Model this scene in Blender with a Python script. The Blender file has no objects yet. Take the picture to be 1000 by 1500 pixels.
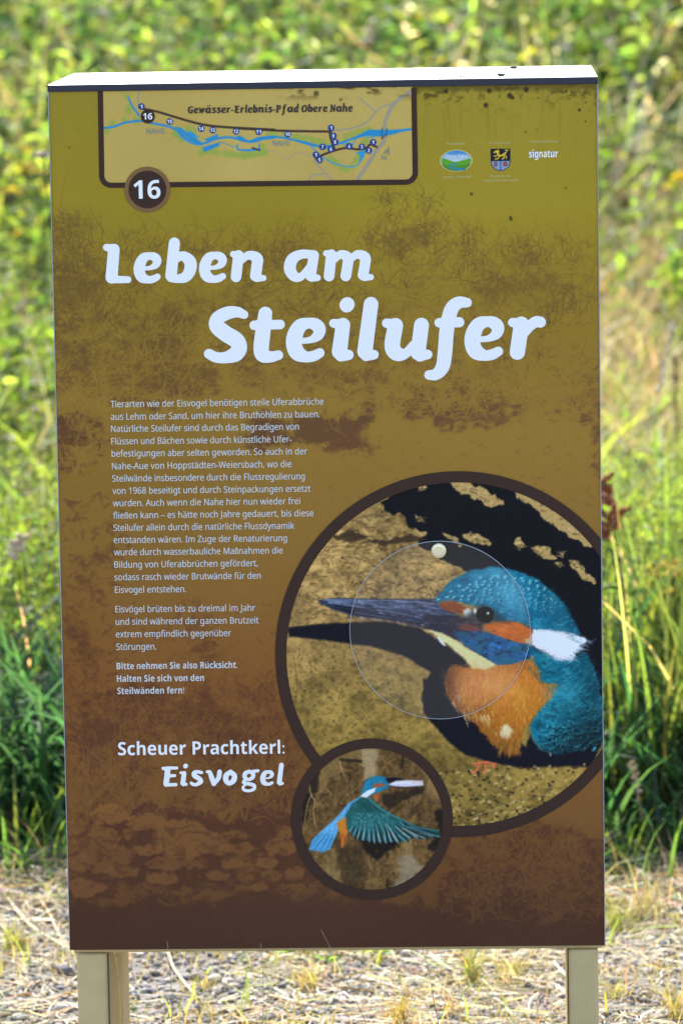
import bpy, bmesh, math, random
import numpy as np
from mathutils import Matrix, Vector

rng = np.random.default_rng(16)
random.seed(16)
sc = bpy.context.scene
C = sc.collection

# ------------------------------------------------------------------ camera
LEG = 0.32                       # height of the sign's lower edge above the ground
W, H, D = 0.80, 1.294, 0.418     # the sign's cabinet
FPX = 6697.2                     # focal length for a 1000 x 1500 picture
CAM = np.array([0.249, -6.692, 1.567 + LEG])
ROT = (math.radians(82.27), math.radians(0.95), math.radians(1.85))
cam = bpy.data.cameras.new('camera')
cam_ob = bpy.data.objects.new('camera', cam); C.objects.link(cam_ob)
cam_ob.location = CAM
def rot3(rx, ry, rz):
    cx, sx, cy, sy, cz, sz = math.cos(rx), math.sin(rx), math.cos(ry), math.sin(ry), math.cos(rz), math.sin(rz)
    return (np.array([[cz, -sz, 0], [sz, cz, 0], [0, 0, 1]]) @ np.array([[cy, 0, sy], [0, 1, 0], [-sy, 0, cy]])
            @ np.array([[1, 0, 0], [0, cx, -sx], [0, sx, cx]]))
RM = rot3(*ROT)
cam_ob.rotation_mode = 'QUATERNION'
cam_ob.rotation_quaternion = Matrix(RM.tolist()).to_quaternion()
cam.sensor_fit = 'AUTO'; cam.sensor_width = 36.0
cam.lens = FPX * 36.0 / 1500.0
cam.clip_start = 0.1; cam.clip_end = 2000
cam.dof.use_dof = True
cam.dof.focus_distance = 6.75
cam.dof.aperture_fstop = 6.3
sc.camera = cam_ob

# ------------------------------------------------------------------ light
SUN_EL, SUN_AZ = math.radians(45), math.radians(-14)     # azimuth from +y (behind the sign), negative = to the left
world = bpy.data.worlds.new('World'); sc.world = world; world.use_nodes = True
wn = world.node_tree; bg = wn.nodes['Background']
sky = wn.nodes.new('ShaderNodeTexSky'); sky.sky_type = 'NISHITA'; sky.sun_disc = False
sky.sun_elevation = SUN_EL; sky.sun_rotation = SUN_AZ
wn.links.new(sky.outputs['Color'], bg.inputs['Color']); bg.inputs['Strength'].default_value = 0.12
sd = bpy.data.lights.new('sun', 'SUN'); sd.energy = 4.0; sd.angle = math.radians(0.53); sd.color = (1.0, 0.95, 0.86)
so = bpy.data.objects.new('sun', sd); C.objects.link(so)
sdir = Vector((math.sin(SUN_AZ) * math.cos(SUN_EL), math.cos(SUN_AZ) * math.cos(SUN_EL), math.sin(SUN_EL)))
so.rotation_mode = 'QUATERNION'; so.rotation_quaternion = sdir.to_track_quat('Z', 'Y')
so.location = sdir * 20
sc.view_settings.view_transform = 'Standard'; sc.view_settings.look = 'None'
sc.view_settings.gamma = 1.0; sc.view_settings.exposure = 1.9
sc.view_settings.use_curve_mapping = False
sc.cycles.max_bounces = 8; sc.cycles.transparent_max_bounces = 12
sc.cycles.use_denoising = True

# ------------------------------------------------------------------ helpers
PRINT_GAIN = np.array([1.20, 1.05, 0.90])
def lin(c):
    c = np.asarray(c, float) / 255.0
    return np.where(c <= 0.04045, c / 12.92, ((c + 0.055) / 1.055) ** 2.4)

def tag(o, label=None, cat=None, group=None, kind=None):
    if label: o['label'] = label
    if cat: o['category'] = cat
    if group: o['group'] = group
    if kind: o['kind'] = kind
    return o

def empty(name, loc=(0, 0, 0), rz=0.0):
    o = bpy.data.objects.new(name, None); C.objects.link(o)
    o.location = loc; o.rotation_euler = (0, 0, rz); o.empty_display_size = 0.05
    return o

def make_mesh(name, V, F, mat=None, parent=None, col=None, smooth=False):
    """V (n,3); F: array (m,k) or a list of tuples; col: (n,3) linear point colours"""
    me = bpy.data.meshes.new(name)
    V = np.asarray(V, np.float32)
    if isinstance(F, np.ndarray):
        m, k = F.shape
        me.vertices.add(len(V)); me.vertices.foreach_set('co', V.ravel())
        me.loops.add(m * k); me.loops.foreach_set('vertex_index', F.astype(np.int32).ravel())
        me.polygons.add(m)
        me.polygons.foreach_set('loop_start', np.arange(0, m * k, k, dtype=np.int32))
        me.polygons.foreach_set('loop_total', np.full(m, k, np.int32))
        me.update(calc_edges=True)
    else:
        me.from_pydata(V.tolist(), [], [tuple(f) for f in F]); me.update()
    if smooth: me.polygons.foreach_set('use_smooth', np.ones(len(me.polygons), bool))
    if col is not None:
        a = me.color_attributes.new('tint', 'FLOAT_COLOR', 'POINT')
        a.data.foreach_set('color', np.concatenate([np.asarray(col, np.float32), np.ones((len(V), 1), np.float32)], 1).ravel())
    if mat: me.materials.append(mat)
    o = bpy.data.objects.new(name, me); C.objects.link(o)
    if parent is not None: o.parent = parent
    return o

def px_panel(x, y, yplane=0.0):
    """the point of the sign's front plane that the picture's pixel shows (used to lay the print out)"""
    x = np.asarray(x, float); y = np.asarray(y, float)
    d = np.stack([(x - 500) / FPX, -(y - 750) / FPX, -np.ones_like(x)], -1) @ RM.T
    t = (yplane - CAM[1]) / d[..., 1]
    P = CAM + d * t[..., None]
    return P[..., 0], P[..., 2] - LEG
def panel_px(u, v):
    P = np.stack([u, np.zeros_like(u), v + LEG], -1) - CAM
    c = P @ RM
    return 500 + FPX * c[..., 0] / -c[..., 2], 750 - FPX * c[..., 1] / -c[..., 2]
def ground_z(x, y):
    x = np.asarray(x, float); y = np.asarray(y, float)
    r = np.maximum(y - 2.3, 0)
    z = 0.125 * r ** 2 / (r + 0.6) * (1 + 0.0 * x)
    z = z + np.maximum(y - 12, 0) * 0.22 - np.maximum(y - 40, 0) * 0.30
    z = z + 0.03 * np.sin(1.7 * x + 0.6 * y) * np.clip(r, 0, 1) + 0.012 * np.sin(3.1 * x + 1.0) * np.sin(2.3 * y)
    return z

# ------------------------------------------------------------------ materials
def new_mat(name):
    m = bpy.data.materials.new(name); m.use_nodes = True
    return m, m.node_tree, m.node_tree.nodes['Principled BSDF']
def N(nt, t, **kw):
    n = nt.nodes.new(t)
    for k, v in kw.items(): setattr(n, k, v)
    return n

def mat_plain(name, colour, rough=0.5, metal=0.0, spec=0.5, noise=0.0, nscale=20.0, bump=0.0):
    m, nt, p = new_mat(name)
    p.inputs['Roughness'].default_value = rough; p.inputs['Metallic'].default_value = metal
    p.inputs['Specular IOR Level'].default_value = spec
    p.inputs['Base Color'].default_value = (*colour, 1)
    if noise or bump:
        tc = N(nt, 'ShaderNodeTexCoord'); nz = N(nt, 'ShaderNodeTexNoise'); nz.inputs['Scale'].default_value = nscale
        nz.inputs['Detail'].default_value = 6
        nt.links.new(tc.outputs['Object'], nz.inputs['Vector'])
        if noise:
            mx = N(nt, 'ShaderNodeMix', data_type='RGBA'); mx.inputs['A'].default_value = (*[c * (1 - noise) for c in colour], 1)
            mx.inputs['B'].default_value = (*[min(1, c * (1 + noise)) for c in colour], 1)
            nt.links.new(nz.outputs['Fac'], mx.inputs['Factor']); nt.links.new(mx.outputs['Result'], p.inputs['Base Color'])
        if bump:
            b = N(nt, 'ShaderNodeBump'); b.inputs['Strength'].default_value = bump; b.inputs['Distance'].default_value = 0.004
            nt.links.new(nz.outputs['Fac'], b.inputs['Height']); nt.links.new(b.outputs['Normal'], p.inputs['Normal'])
    return m

def mat_tint(name, rough=0.45, spec=0.3):
    m, nt, p = new_mat(name)
    a = N(nt, 'ShaderNodeAttribute'); a.attribute_name = 'tint'
    nt.links.new(a.outputs['Color'], p.inputs['Base Color'])
    p.inputs['Roughness'].default_value = rough; p.inputs['Specular IOR Level'].default_value = spec
    return m

def mat_leaf(name, trans=0.5, gain=2.2, rough=0.45, gloss=0.06):
    """thin leaf: point tint reflects, a brighter yellower tint shines through"""
    m = bpy.data.materials.new(name); m.use_nodes = True; nt = m.node_tree; nt.nodes.clear()
    out = N(nt, 'ShaderNodeOutputMaterial')
    a = N(nt, 'ShaderNodeAttribute'); a.attribute_name = 'tint'
    dif = N(nt, 'ShaderNodeBsdfDiffuse'); tr = N(nt, 'ShaderNodeBsdfTranslucent'); gl = N(nt, 'ShaderNodeBsdfGlossy')
    gl.inputs['Roughness'].default_value = rough
    mul = N(nt, 'ShaderNodeMix', data_type='RGBA', blend_type='MULTIPLY'); mul.inputs['Factor'].default_value = 1
    mul.inputs['B'].default_value = (gain * 1.02, gain, gain * 0.6, 1)
    nt.links.new(a.outputs['Color'], dif.inputs['Color']); nt.links.new(a.outputs['Color'], mul.inputs['A'])
    nt.links.new(mul.outputs['Result'], tr.inputs['Color'])
    m1 = N(nt, 'ShaderNodeMixShader'); m1.inputs['Fac'].default_value = trans
    nt.links.new(dif.outputs[0], m1.inputs[1]); nt.links.new(tr.outputs[0], m1.inputs[2])
    m2 = N(nt, 'ShaderNodeMixShader'); m2.inputs['Fac'].default_value = gloss
    nt.links.new(m1.outputs[0], m2.inputs[1]); nt.links.new(gl.outputs[0], m2.inputs[2])
    nt.links.new(m2.outputs[0], out.inputs['Surface'])
    return m

M = {}
M['print'] = mat_tint('printed_sheet', 0.5, 0.12)
M['steel'] = mat_plain('dull_steel', (0.56, 0.41, 0.20), 0.6, 0.0, 0.25, 0.14, 30, 0.05)
M['cabinet'] = mat_plain('cabinet_metal', (0.30, 0.29, 0.27), 0.5, 0.4, 0.5, 0.08, 20)
M['cap'] = mat_plain('cap_sheet', (0.75, 0.75, 0.74), 0.4, 0.2, 0.5, 0.03, 12)
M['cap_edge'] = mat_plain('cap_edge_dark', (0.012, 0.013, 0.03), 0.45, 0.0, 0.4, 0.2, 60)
M['ink_white'] = mat_plain('white_ink', (0.90, 0.88, 0.88), 0.5, 0, 0.3)
M['ink_soft'] = mat_plain('small_white_ink', (0.66, 0.65, 0.63), 0.5, 0, 0.3)
M['ink_brown'] = mat_plain('dark_brown_ink', tuple(lin((64, 44, 36)) * 1.0), 0.5, 0, 0.12)
M['ink_title'] = mat_plain('map_title_ink', tuple(lin((60, 47, 40)) * 1.0), 0.5, 0, 0.3)
M['ink_dot'] = mat_plain('navy_ink', tuple(lin((26, 62, 125))), 0.5, 0, 0.3)
M['ink_pale'] = mat_plain('faint_pale_ink', tuple(lin((196, 188, 120))), 0.5, 0, 0.3)
M['rivet'] = mat_plain('brass_rivet', (0.78, 0.68, 0.45), 0.35, 0.55, 0.5, 0.1, 200)
M['leaf'] = mat_leaf('green_leaf', 0.55, 2.5, 0.55, 0.03)
M['straw'] = mat_leaf('dry_straw', 0.35, 1.2, 0.5, 0.04)
M['stone'] = mat_tint('gravel_stone', 0.8, 0.25)
M['petal'] = mat_leaf('petal', 0.4, 1.2, 0.5, 0.02)

# ------------------------------------------------------------------ painting on a grid (prints of the sign)
def vnoise(x, y, seed):
    xi = np.floor(x).astype(np.int64); yi = np.floor(y).astype(np.int64)
    xf = x - xi; yf = y - yi
    def h(a, b):
        n = (a * 374761393 + b * 668265263 + seed * 974634521) & 0x7fffffff
        n = ((n ^ (n >> 13)) * 1274126177) & 0x7fffffff
        n = (n ^ (n >> 16)) & 0x7fffffff
        return n / 0x7fffffff
    u = xf * xf * (3 - 2 * xf); v = yf * yf * (3 - 2 * yf)
    return (h(xi, yi) * (1 - u) + h(xi + 1, yi) * u) * (1 - v) + (h(xi, yi + 1) * (1 - u) + h(xi + 1, yi + 1) * u) * v
def fbm(x, y, s, seed=0, octs=5, sy=None):
    sy = sy or s
    r = 0; a = 0.5; t = 0
    for o in range(octs):
        r = r + a * vnoise(x / s * 2 ** o, y / sy * 2 ** o, seed + o * 17); t += a; a *= 0.55
    return r / t
def sstep(a, b, x):
    t = np.clip((x - a) / (b - a), 0, 1); return t * t * (3 - 2 * t)
def spline(P, n=8):
    P = np.asarray(P, float)
    if len(P) < 3: 
        t = np.linspace(0, 1, n)[:, None]; return P[0] * (1 - t) + P[-1] * t
    Q = np.vstack([2 * P[0] - P[1], P, 2 * P[-1] - P[-2]]); out = []
    for i in range(len(P) - 1):
        p0, p1, p2, p3 = Q[i:i + 4]
        for t in np.linspace(0, 1, n, endpoint=False):
            out.append(0.5 * (2 * p1 + (p2 - p0) * t + (2 * p0 - 5 * p1 + 4 * p2 - p3) * t * t + (3 * p1 - p0 - 3 * p2 + p3) * t ** 3))
    out.append(P[-1]); return np.array(out)
def seg_sdf(X, Y, P):
    """distance to a chain of tapering capsules; P rows x, y, r"""
    d = np.full(X.shape, 1e9)
    for (ax, ay, ar), (bx, by, br) in zip(P[:-1], P[1:]):
        L2 = (bx - ax) ** 2 + (by - ay) ** 2 + 1e-12
        t = np.clip(((X - ax) * (bx - ax) + (Y - ay) * (by - ay)) / L2, 0, 1)
        d = np.minimum(d, np.hypot(X - ax - t * (bx - ax), Y - ay - t * (by - ay)) - (ar + t * (br - ar)))
    return d
def poly_sdf(X, Y, P):
    P = np.asarray(P, float); d = np.full(X.shape, 1e18); s = np.zeros(X.shape, bool)
    n = len(P); j = n - 1
    for i in range(n):
        ax, ay = P[j]; bx, by = P[i]
        L2 = (bx - ax) ** 2 + (by - ay) ** 2 + 1e-12
        t = np.clip(((X - ax) * (bx - ax) + (Y - ay) * (by - ay)) / L2, 0, 1)
        d = np.minimum(d, (X - ax - t * (bx - ax)) ** 2 + (Y - ay - t * (by - ay)) ** 2)
        if ay != by:
            c = ((ay > Y) != (by > Y)) & (X < (bx - ax) * (Y - ay) / (by - ay) + ax)
            s ^= c
        j = i
    d = np.sqrt(d); return np.where(s, -d, d)

class Canvas:
    """a print: a fine grid in the sign's plane with one colour a point, painted in picture pixels"""
    def __init__(self, u0, u1, v0, v1, step):
        nu = int(round((u1 - u0) / step)) + 1; nv = int(round((v1 - v0) / step)) + 1
        self.u, self.v = np.meshgrid(np.linspace(u0, u1, nu), np.linspace(v0, v1, nv))
        self.X, self.Y = panel_px(self.u, self.v)
        self.rgb = np.zeros(self.X.shape + (3,)); self.step = step * 1000
        self.nu, self.nv = nu, nv
    def box(self, x0, x1, y0, y1, pad=4):
        i0 = np.searchsorted(self.X[self.nv // 2], x0 - pad - 20); i1 = np.searchsorted(self.X[self.nv // 2], x1 + pad + 20)
        yc = self.Y[::-1, self.nu // 2]
        j1 = self.nv - np.searchsorted(yc, y0 - pad - 8); j0 = self.nv - np.searchsorted(yc, y1 + pad + 8)
        return slice(max(j0, 0), max(j1, 0)), slice(max(i0, 0), max(i1, 0))
    def blend(self, sl, a, c):
        c = np.asarray(c, float)
        self.rgb[sl] = self.rgb[sl] * (1 - a[..., None]) + c * a[..., None]
    def poly(self, P, c, soft=1.2, alpha=1.0, rough=0.0, rs=12, seed=3, n=0):
        P = np.asarray(P, float)
        if n: P = spline(np.vstack([P, P[:1]]), n)[:-1]
        sl = self.box(P[:, 0].min() - rough, P[:, 0].max() + rough, P[:, 1].min() - rough, P[:, 1].max() + rough, soft + 3)
        X, Y = self.X[sl], self.Y[sl]
        if X.size == 0: return
        d = poly_sdf(X, Y, P)
        if rough: d = d + rough * 2 * (fbm(X, Y, rs, seed) - 0.5)
        self.blend(sl, np.clip(0.5 - d / (2 * soft), 0, 1) * alpha, c)
    def stroke(self, P, w0, c, w1=None, alpha=1.0, soft=0.7, n=6):
        P = np.asarray(P, float)
        if n and len(P) > 2: P = spline(P, n)
        w1 = w0 if w1 is None else w1
        r = np.linspace(w0, w1, len(P)) / 2
        mr = r.max() + soft + 1
        sl = self.box(P[:, 0].min() - mr, P[:, 0].max() + mr, P[:, 1].min() - mr, P[:, 1].max() + mr, 0)
        X, Y = self.X[sl], self.Y[sl]
        if X.size == 0: return
        d = seg_sdf(X, Y, np.column_stack([P, r]))
        self.blend(sl, np.clip(0.5 - d / (2 * soft), 0, 1) * alpha, c)
    def dot(self, x, y, r, c, alpha=1.0, soft=0.7, ry=None):
        ry = ry or r
        sl = self.box(x - r, x + r, y - ry, y + ry, soft + 1)
        X, Y = self.X[sl], self.Y[sl]
        if X.size == 0: return
        d = (np.hypot((X - x) / r, (Y - y) / ry) - 1) * min(r, ry)
        self.blend(sl, np.clip(0.5 - d / (2 * soft), 0, 1) * alpha, c)
    def mesh(self, name, layer, parent, keep=None, mat=None):
        V = np.stack([self.u.ravel(), np.full(self.u.size, -0.0004 * layer), self.v.ravel()], 1)
        idx = np.arange(self.u.size).reshape(self.u.shape)
        F = np.stack([idx[:-1, :-1], idx[:-1, 1:], idx[1:, 1:], idx[1:, :-1]], -1).reshape(-1, 4)
        col = np.clip(lin(np.clip(self.rgb, 0, 255).reshape(-1, 3)) * PRINT_GAIN, 0, 0.9)
        if keep is not None:
            k = keep.ravel(); F = F[k[F].all(1)]
            used = np.zeros(len(V), bool); used[F.ravel()] = True
            remap = np.cumsum(used) - 1; V = V[used]; col = col[used]; F = remap[F]
        return make_mesh(name, V, F, mat or M['print'], parent, col)

def sdf_shape(name, fn, x0, x1, y0, y1, step, layer, mat, parent, clip_right=True):
    """flat printed shape: the area where fn(x, y) < 0, cut along its outline"""
    nx = int((x1 - x0) / step) + 1; ny = int((y1 - y0) / step) + 1
    gx, gy = np.meshgrid(x0 + np.arange(nx) * step, y0 + np.arange(ny) * step)
    S = fn(gx, gy)
    S = np.where(np.abs(S) < 1e-6, 1e-6, S)
    ins = S < 0
    V = []; F = []; vid = {}; eid = {}
    def vert(j, i):
        k = (j, i)
        if k not in vid: vid[k] = len(V); V.append((gx[j, i], gy[j, i]))
        return vid[k]
    def edge(a, b):
        k = (a, b) if a < b else (b, a)
        if k not in eid:
            sa, sb = S[k[0]], S[k[1]]; t = sa / (sa - sb)
            eid[k] = len(V)
            V.append((gx[k[0]] + t * (gx[k[1]] - gx[k[0]]), gy[k[0]] + t * (gy[k[1]] - gy[k[0]])))
        return eid[k]
    cnt = ins[:-1, :-1].astype(int) + ins[:-1, 1:] + ins[1:, 1:] + ins[1:, :-1]
    for j, i in zip(*np.nonzero(cnt > 0)):
        c = [(j, i), (j, i + 1), (j + 1, i + 1), (j + 1, i)]
        if cnt[j, i] == 4: F.append([vert(*q) for q in c]); continue
        P = []
        for a, b in zip(c, c[1:] + c[:1]):
            if ins[a]: P.append(vert(*a))
            if ins[a] != ins[b]: P.append(edge(a, b))
        if len(P) > 2: F.append(P)
    V = np.array(V)
    u, v = px_panel(V[:, 0], V[:, 1])
    if clip_right: u = np.minimum(u, W / 2 - 0.0006)
    return make_mesh(name, np.stack([u, np.full(len(u), -0.0004 * layer), v], 1), F, mat, parent)

def sans(s, bold):
    """the same words in the plain sans alphabet of Unicode; umlaut dots are added by hand"""
    o = ''
    for c in s:
        c = {'ä': 'a', 'ö': 'o', 'ü': 'u'}.get(c, c)
        if 'a' <= c <= 'z': o += chr((0x1D5EE if bold else 0x1D5BA) + ord(c) - 97)
        elif 'A' <= c <= 'Z': o += chr((0x1D5D4 if bold else 0x1D5A0) + ord(c) - 65)
        elif '0' <= c <= '9': o += chr((0x1D7EC if bold else 0x1D7E2) + ord(c) - 48)
        else: o += c
    return o
def glyphs(body, offset):
    cu = bpy.data.curves.new('lettering', 'FONT'); cu.body = body; cu.size = 1.0; cu.offset = offset; cu.resolution_u = 3
    o = bpy.data.objects.new('lettering', cu); C.objects.link(o)
    bpy.context.view_layer.update()
    me = bpy.data.meshes.new_from_object(o.evaluated_get(bpy.context.evaluated_depsgraph_get()))
    bpy.data.objects.remove(o); bpy.data.curves.remove(cu)
    P = np.array([v.co for v in me.vertices])[:, :2]; fs = [tuple(p.vertices) for p in me.polygons]
    bpy.data.meshes.remove(me)
    return P, fs
def text_line(items, name, layer, mat, parent, offset=0.0, bold=False, fat=0.0):
    """lines of sans lettering; each item: text, x start, baseline y, x end (picture pixels), em height; one printed sheet"""
    Vs = []; Fs = []; base = 0
    for (s, xa, yb, xb, hpx) in items:
        P, fs = glyphs(sans(s, bold), offset)
        xmin, xmax = P[:, 0].min(), P[:, 0].max()
        for k, c in enumerate(s):
            if c in 'äöü':
                Q, _ = glyphs(sans(s[:k + 1], bold), offset); R_, _ = glyphs(sans(c, bold), offset)
                cx = Q[:, 0].max() - (R_[:, 0].max() - R_[:, 0].min()) / 2; xh = R_[:, 1].max()
                for dx in (-.115, .115):
                    b0 = len(P); rr = .052 + offset * .6
                    P = np.vstack([P, [(cx + dx + rr * math.cos(a), xh + .135 + rr * math.sin(a)) for a in np.linspace(0, 2 * math.pi, 9)[:-1]]])
                    fs.append(tuple(range(b0, b0 + 8)))
        if fat:
            b0 = len(P); P = np.vstack([P + [-fat, 0], P + [fat, 0]]); fs = fs + [tuple(i + b0 for i in f) for f in fs]
            xmin, xmax = xmin - fat, xmax + fat
        u0, v0 = px_panel(xa, yb); u1, _ = px_panel(xb, yb - 0.0105 * (xb - xa))
        sx = (u1 - u0) / (xmax - xmin)
        sy = hpx / 1000.0 * 0.99
        uu = u0 + (P[:, 0] - xmin) * sx; vv = v0 + P[:, 1] * sy
        yy = np.full(len(uu), -0.0004 * layer)
        if fat: yy[len(uu) // 2:] -= 0.0001
        Vs.append(np.stack([uu, yy, vv], 1))
        Fs += [tuple(i + base for i in f) for f in fs]; base += len(P)
    return make_mesh(name, np.vstack(Vs), Fs, mat, parent)

# slab italic letters: strokes of x, y, radius; x-height 1, baseline 0
def g6(pts, x0, base=395.0, unit=230.0):
    return [[((x - x0) / unit, (base - y) / unit, r / unit) for x, y, r in s] for s in pts]
GL = {
 'S': g6([[(277,147,22),(240,133,28),(190,138,34),(140,165,36),(135,205,40),(180,245,42),(235,280,42),(252,318,40),(232,352,40),(180,370,30),(130,368,28),(93,350,26)]], 67),
 't': g6([[(388,142,36),(375,240,40),(366,330,40),(378,362,36),(418,368,29),(456,360,25)],[(330,203,25),(465,200,25)]], 305),
 'e': g6([[(578,287,15),(625,281,18),(662,258,28),(670,225,33),(650,202,33),(615,194,28),(570,208,36),(543,255,41),(537,305,41),(556,350,40),(600,370,29),(640,366,28),(672,350,25)]], 497),
 'i': g6([[(744,196,23),(790,202,28)],[(793,206,38),(775,345,40)],[(782,366,30),(822,362,27)],[(813,102,38),(816,98,38)]], 722),
 'l': g6([[(940,98,38),(908,345,40)],[(915,366,29),(955,362,25)]], 868),
 'u': g6([[(92,190,24),(138,198,30)],[(138,203,40),(122,310,41),(148,350,38),(192,348,26),(236,300,22)],[(274,202,39),(256,345,39)],[(264,366,26),(306,355,25)]], 68, 387),
 'f': g6([[(513,82,25),(468,82,32),(430,120,37),(408,220,38),(398,340,38),(386,415,36),(352,455,30),(315,458,25)],[(368,186,25),(472,184,27)]], 292, 383),
 'r': g6([[(750,185,24),(795,192,30)],[(796,194,40),(775,340,40)],[(815,245,18),(842,203,27),(872,182,29),(895,184,29)]], 725, 380),
 'L': g6([[(48,66,15),(80,74,22)],[(80,76,25),(70,196,26)],[(66,204,17),(140,206,15)]], 33, 221, 133),
 'b': g6([[(340,50,24),(326,190,25)],[(332,132,14),(372,106,20),(406,128,26),(408,165,26),(388,196,23),(350,204,18),(326,196,22)]], 302, 221, 133),
 'n': g6([[(592,100,14),(615,106,18)],[(614,106,23),(604,198,23)],[(622,135,12),(656,106,18),(694,118,24),(694,150,24),(688,194,24)],[(694,204,17),(722,204,13)]], 578, 221, 133),
 'm': g6([[(592,100,14),(615,106,18)],[(614,106,23),(604,198,23)],[(622,135,12),(652,106,18),(684,118,23),(684,150,23),(676,198,23)],[(690,135,12),(724,106,18),(758,118,23),(758,150,23),(750,194,23)],[(756,204,17),(784,204,13)]], 578, 221, 133),
 'a': g6([[(940,108,22),(926,196,23)],[(930,204,18),(956,205,14)],[(932,104,19),(886,103,20),(848,124,25),(837,165,26),(856,198,22),(886,198,17),(924,150,12)]], 811, 221, 133),
 'E': g6([[(92,264,14),(118,268,17)],[(124,270,22),(112,372,22)],[(118,262,14),(186,262,13)],[(118,317,14),(172,315,13)],[(108,380,14),(180,378,14)]], 77, 392, 112),
 's': g6([[(358,296,13),(330,290,15),(305,298,18),(308,318,19),(340,338,19),(350,358,19),(325,377,15),(300,378,14),(284,368,13)]], 273, 392, 112),
 'v': g6([[(398,290,13),(415,294,16),(428,330,20),(444,374,19)],[(444,374,17),(476,335,18),(484,292,19)]], 384, 392, 112),
 'o': g6([[(560,292,18),(530,315,21),(527,350,21),(548,372,18),(578,355,21),(586,320,21),(560,292,18)]], 507, 392, 112),
 'g': g6([[(690,290,15),(660,305,18),(660,335,17),(685,347,14),(712,332,17),(715,305,17),(690,290,15)],[(715,290,13),(750,286,13)],[(660,345,11),(650,368,14),(690,378,15),(722,388,15),(722,412,14),(690,425,13),(655,420,13),(645,402,12),(660,385,9)]], 628, 392, 112),
 'G': [[(1.0,1.10,.12),(.68,1.16,.12),(.30,.98,.17),(.18,.60,.18),(.32,.22,.17),(.62,.12,.13),(.86,.16,.14)],[(.90,.55,.15),(.86,.18,.15)],[(.66,.58,.11),(.98,.58,.11)]],
 'w': [[(.08,.90,.10),(.22,.86,.13),(.30,.15,.15)],[(.30,.15,.13),(.66,.86,.12)],[(.66,.86,.14),(.72,.15,.15)],[(.72,.15,.13),(1.06,.70,.13),(1.08,.88,.13)]],
 '-': [[(.05,.45,.11),(.42,.46,.11)]],
 'P': [[(.10,1.20,.11),(.34,1.18,.13)],[(.34,1.15,.17),(.22,.10,.17)],[(.08,.10,.10),(.42,.10,.10)],[(.40,1.18,.11),(.78,1.12,.14),(.84,.86,.16),(.66,.60,.12),(.36,.56,.11)]],
 'd': [[(.86,1.40,.16),(.70,.15,.17)],[(.74,.12,.13),(.92,.10,.10)],[(.80,.84,.13),(.50,.86,.14),(.24,.64,.18),(.18,.34,.19),(.34,.13,.16),(.56,.18,.12),(.76,.48,.10)]],
 'O': [[(.66,1.16,.13),(.32,.96,.17),(.18,.56,.18),(.32,.18,.16),(.62,.13,.13),(.94,.36,.17),(1.04,.80,.17),(.90,1.10,.15),(.66,1.16,.13)]],
 'N': [[(.10,1.20,.11),(.34,1.16,.14)],[(.32,1.16,.13),(.20,.12,.13)],[(.34,1.12,.15),(.80,.18,.15)],[(.98,1.18,.13),(.84,.14,.13)],[(.06,.10,.10),(.36,.10,.10)]],
 'h': [[(.30,1.42,.16),(.14,.15,.17)],[(.24,.55,.10),(.52,.84,.14),(.80,.70,.17),(.74,.15,.17)],[(.78,.11,.12),(.96,.11,.10)]],
}
GL['ä'] = GL['a'] + [[(.55,1.30,.13),(.56,1.30,.13)],[(.95,1.30,.13),(.96,1.30,.13)]]
def glyph_right(g): return max(x + r for s in GL[g] for x, y, r in s)
def letters(placed, unit, base):
    """placed: (glyph, left px); base(x) gives the baseline y; returns capsule chains in px"""
    out = []
    for g, x0 in placed:
        for s in GL[g]:
            P = spline(s, 7) if len(s) > 2 else np.array(s, float)
            out.append(np.column_stack([x0 + P[:, 0] * unit, base(x0 + P[:, 0] * unit) - P[:, 1] * unit, P[:, 2] * unit]))
    return out
def chains_sdf(chains, fat=0.0):
    def fn(X, Y):
        S = np.full(X.shape, 1e3)
        for P in chains:
            m = P[:, 2].max() + 6
            k = (X > P[:, 0].min() - m) & (X < P[:, 0].max() + m) & (Y > P[:, 1].min() - m) & (Y < P[:, 1].max() + m)
            if k.any(): S[k] = np.minimum(S[k], seg_sdf(X[k], Y[k], P) - fat)
        return S
    return fn

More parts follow.
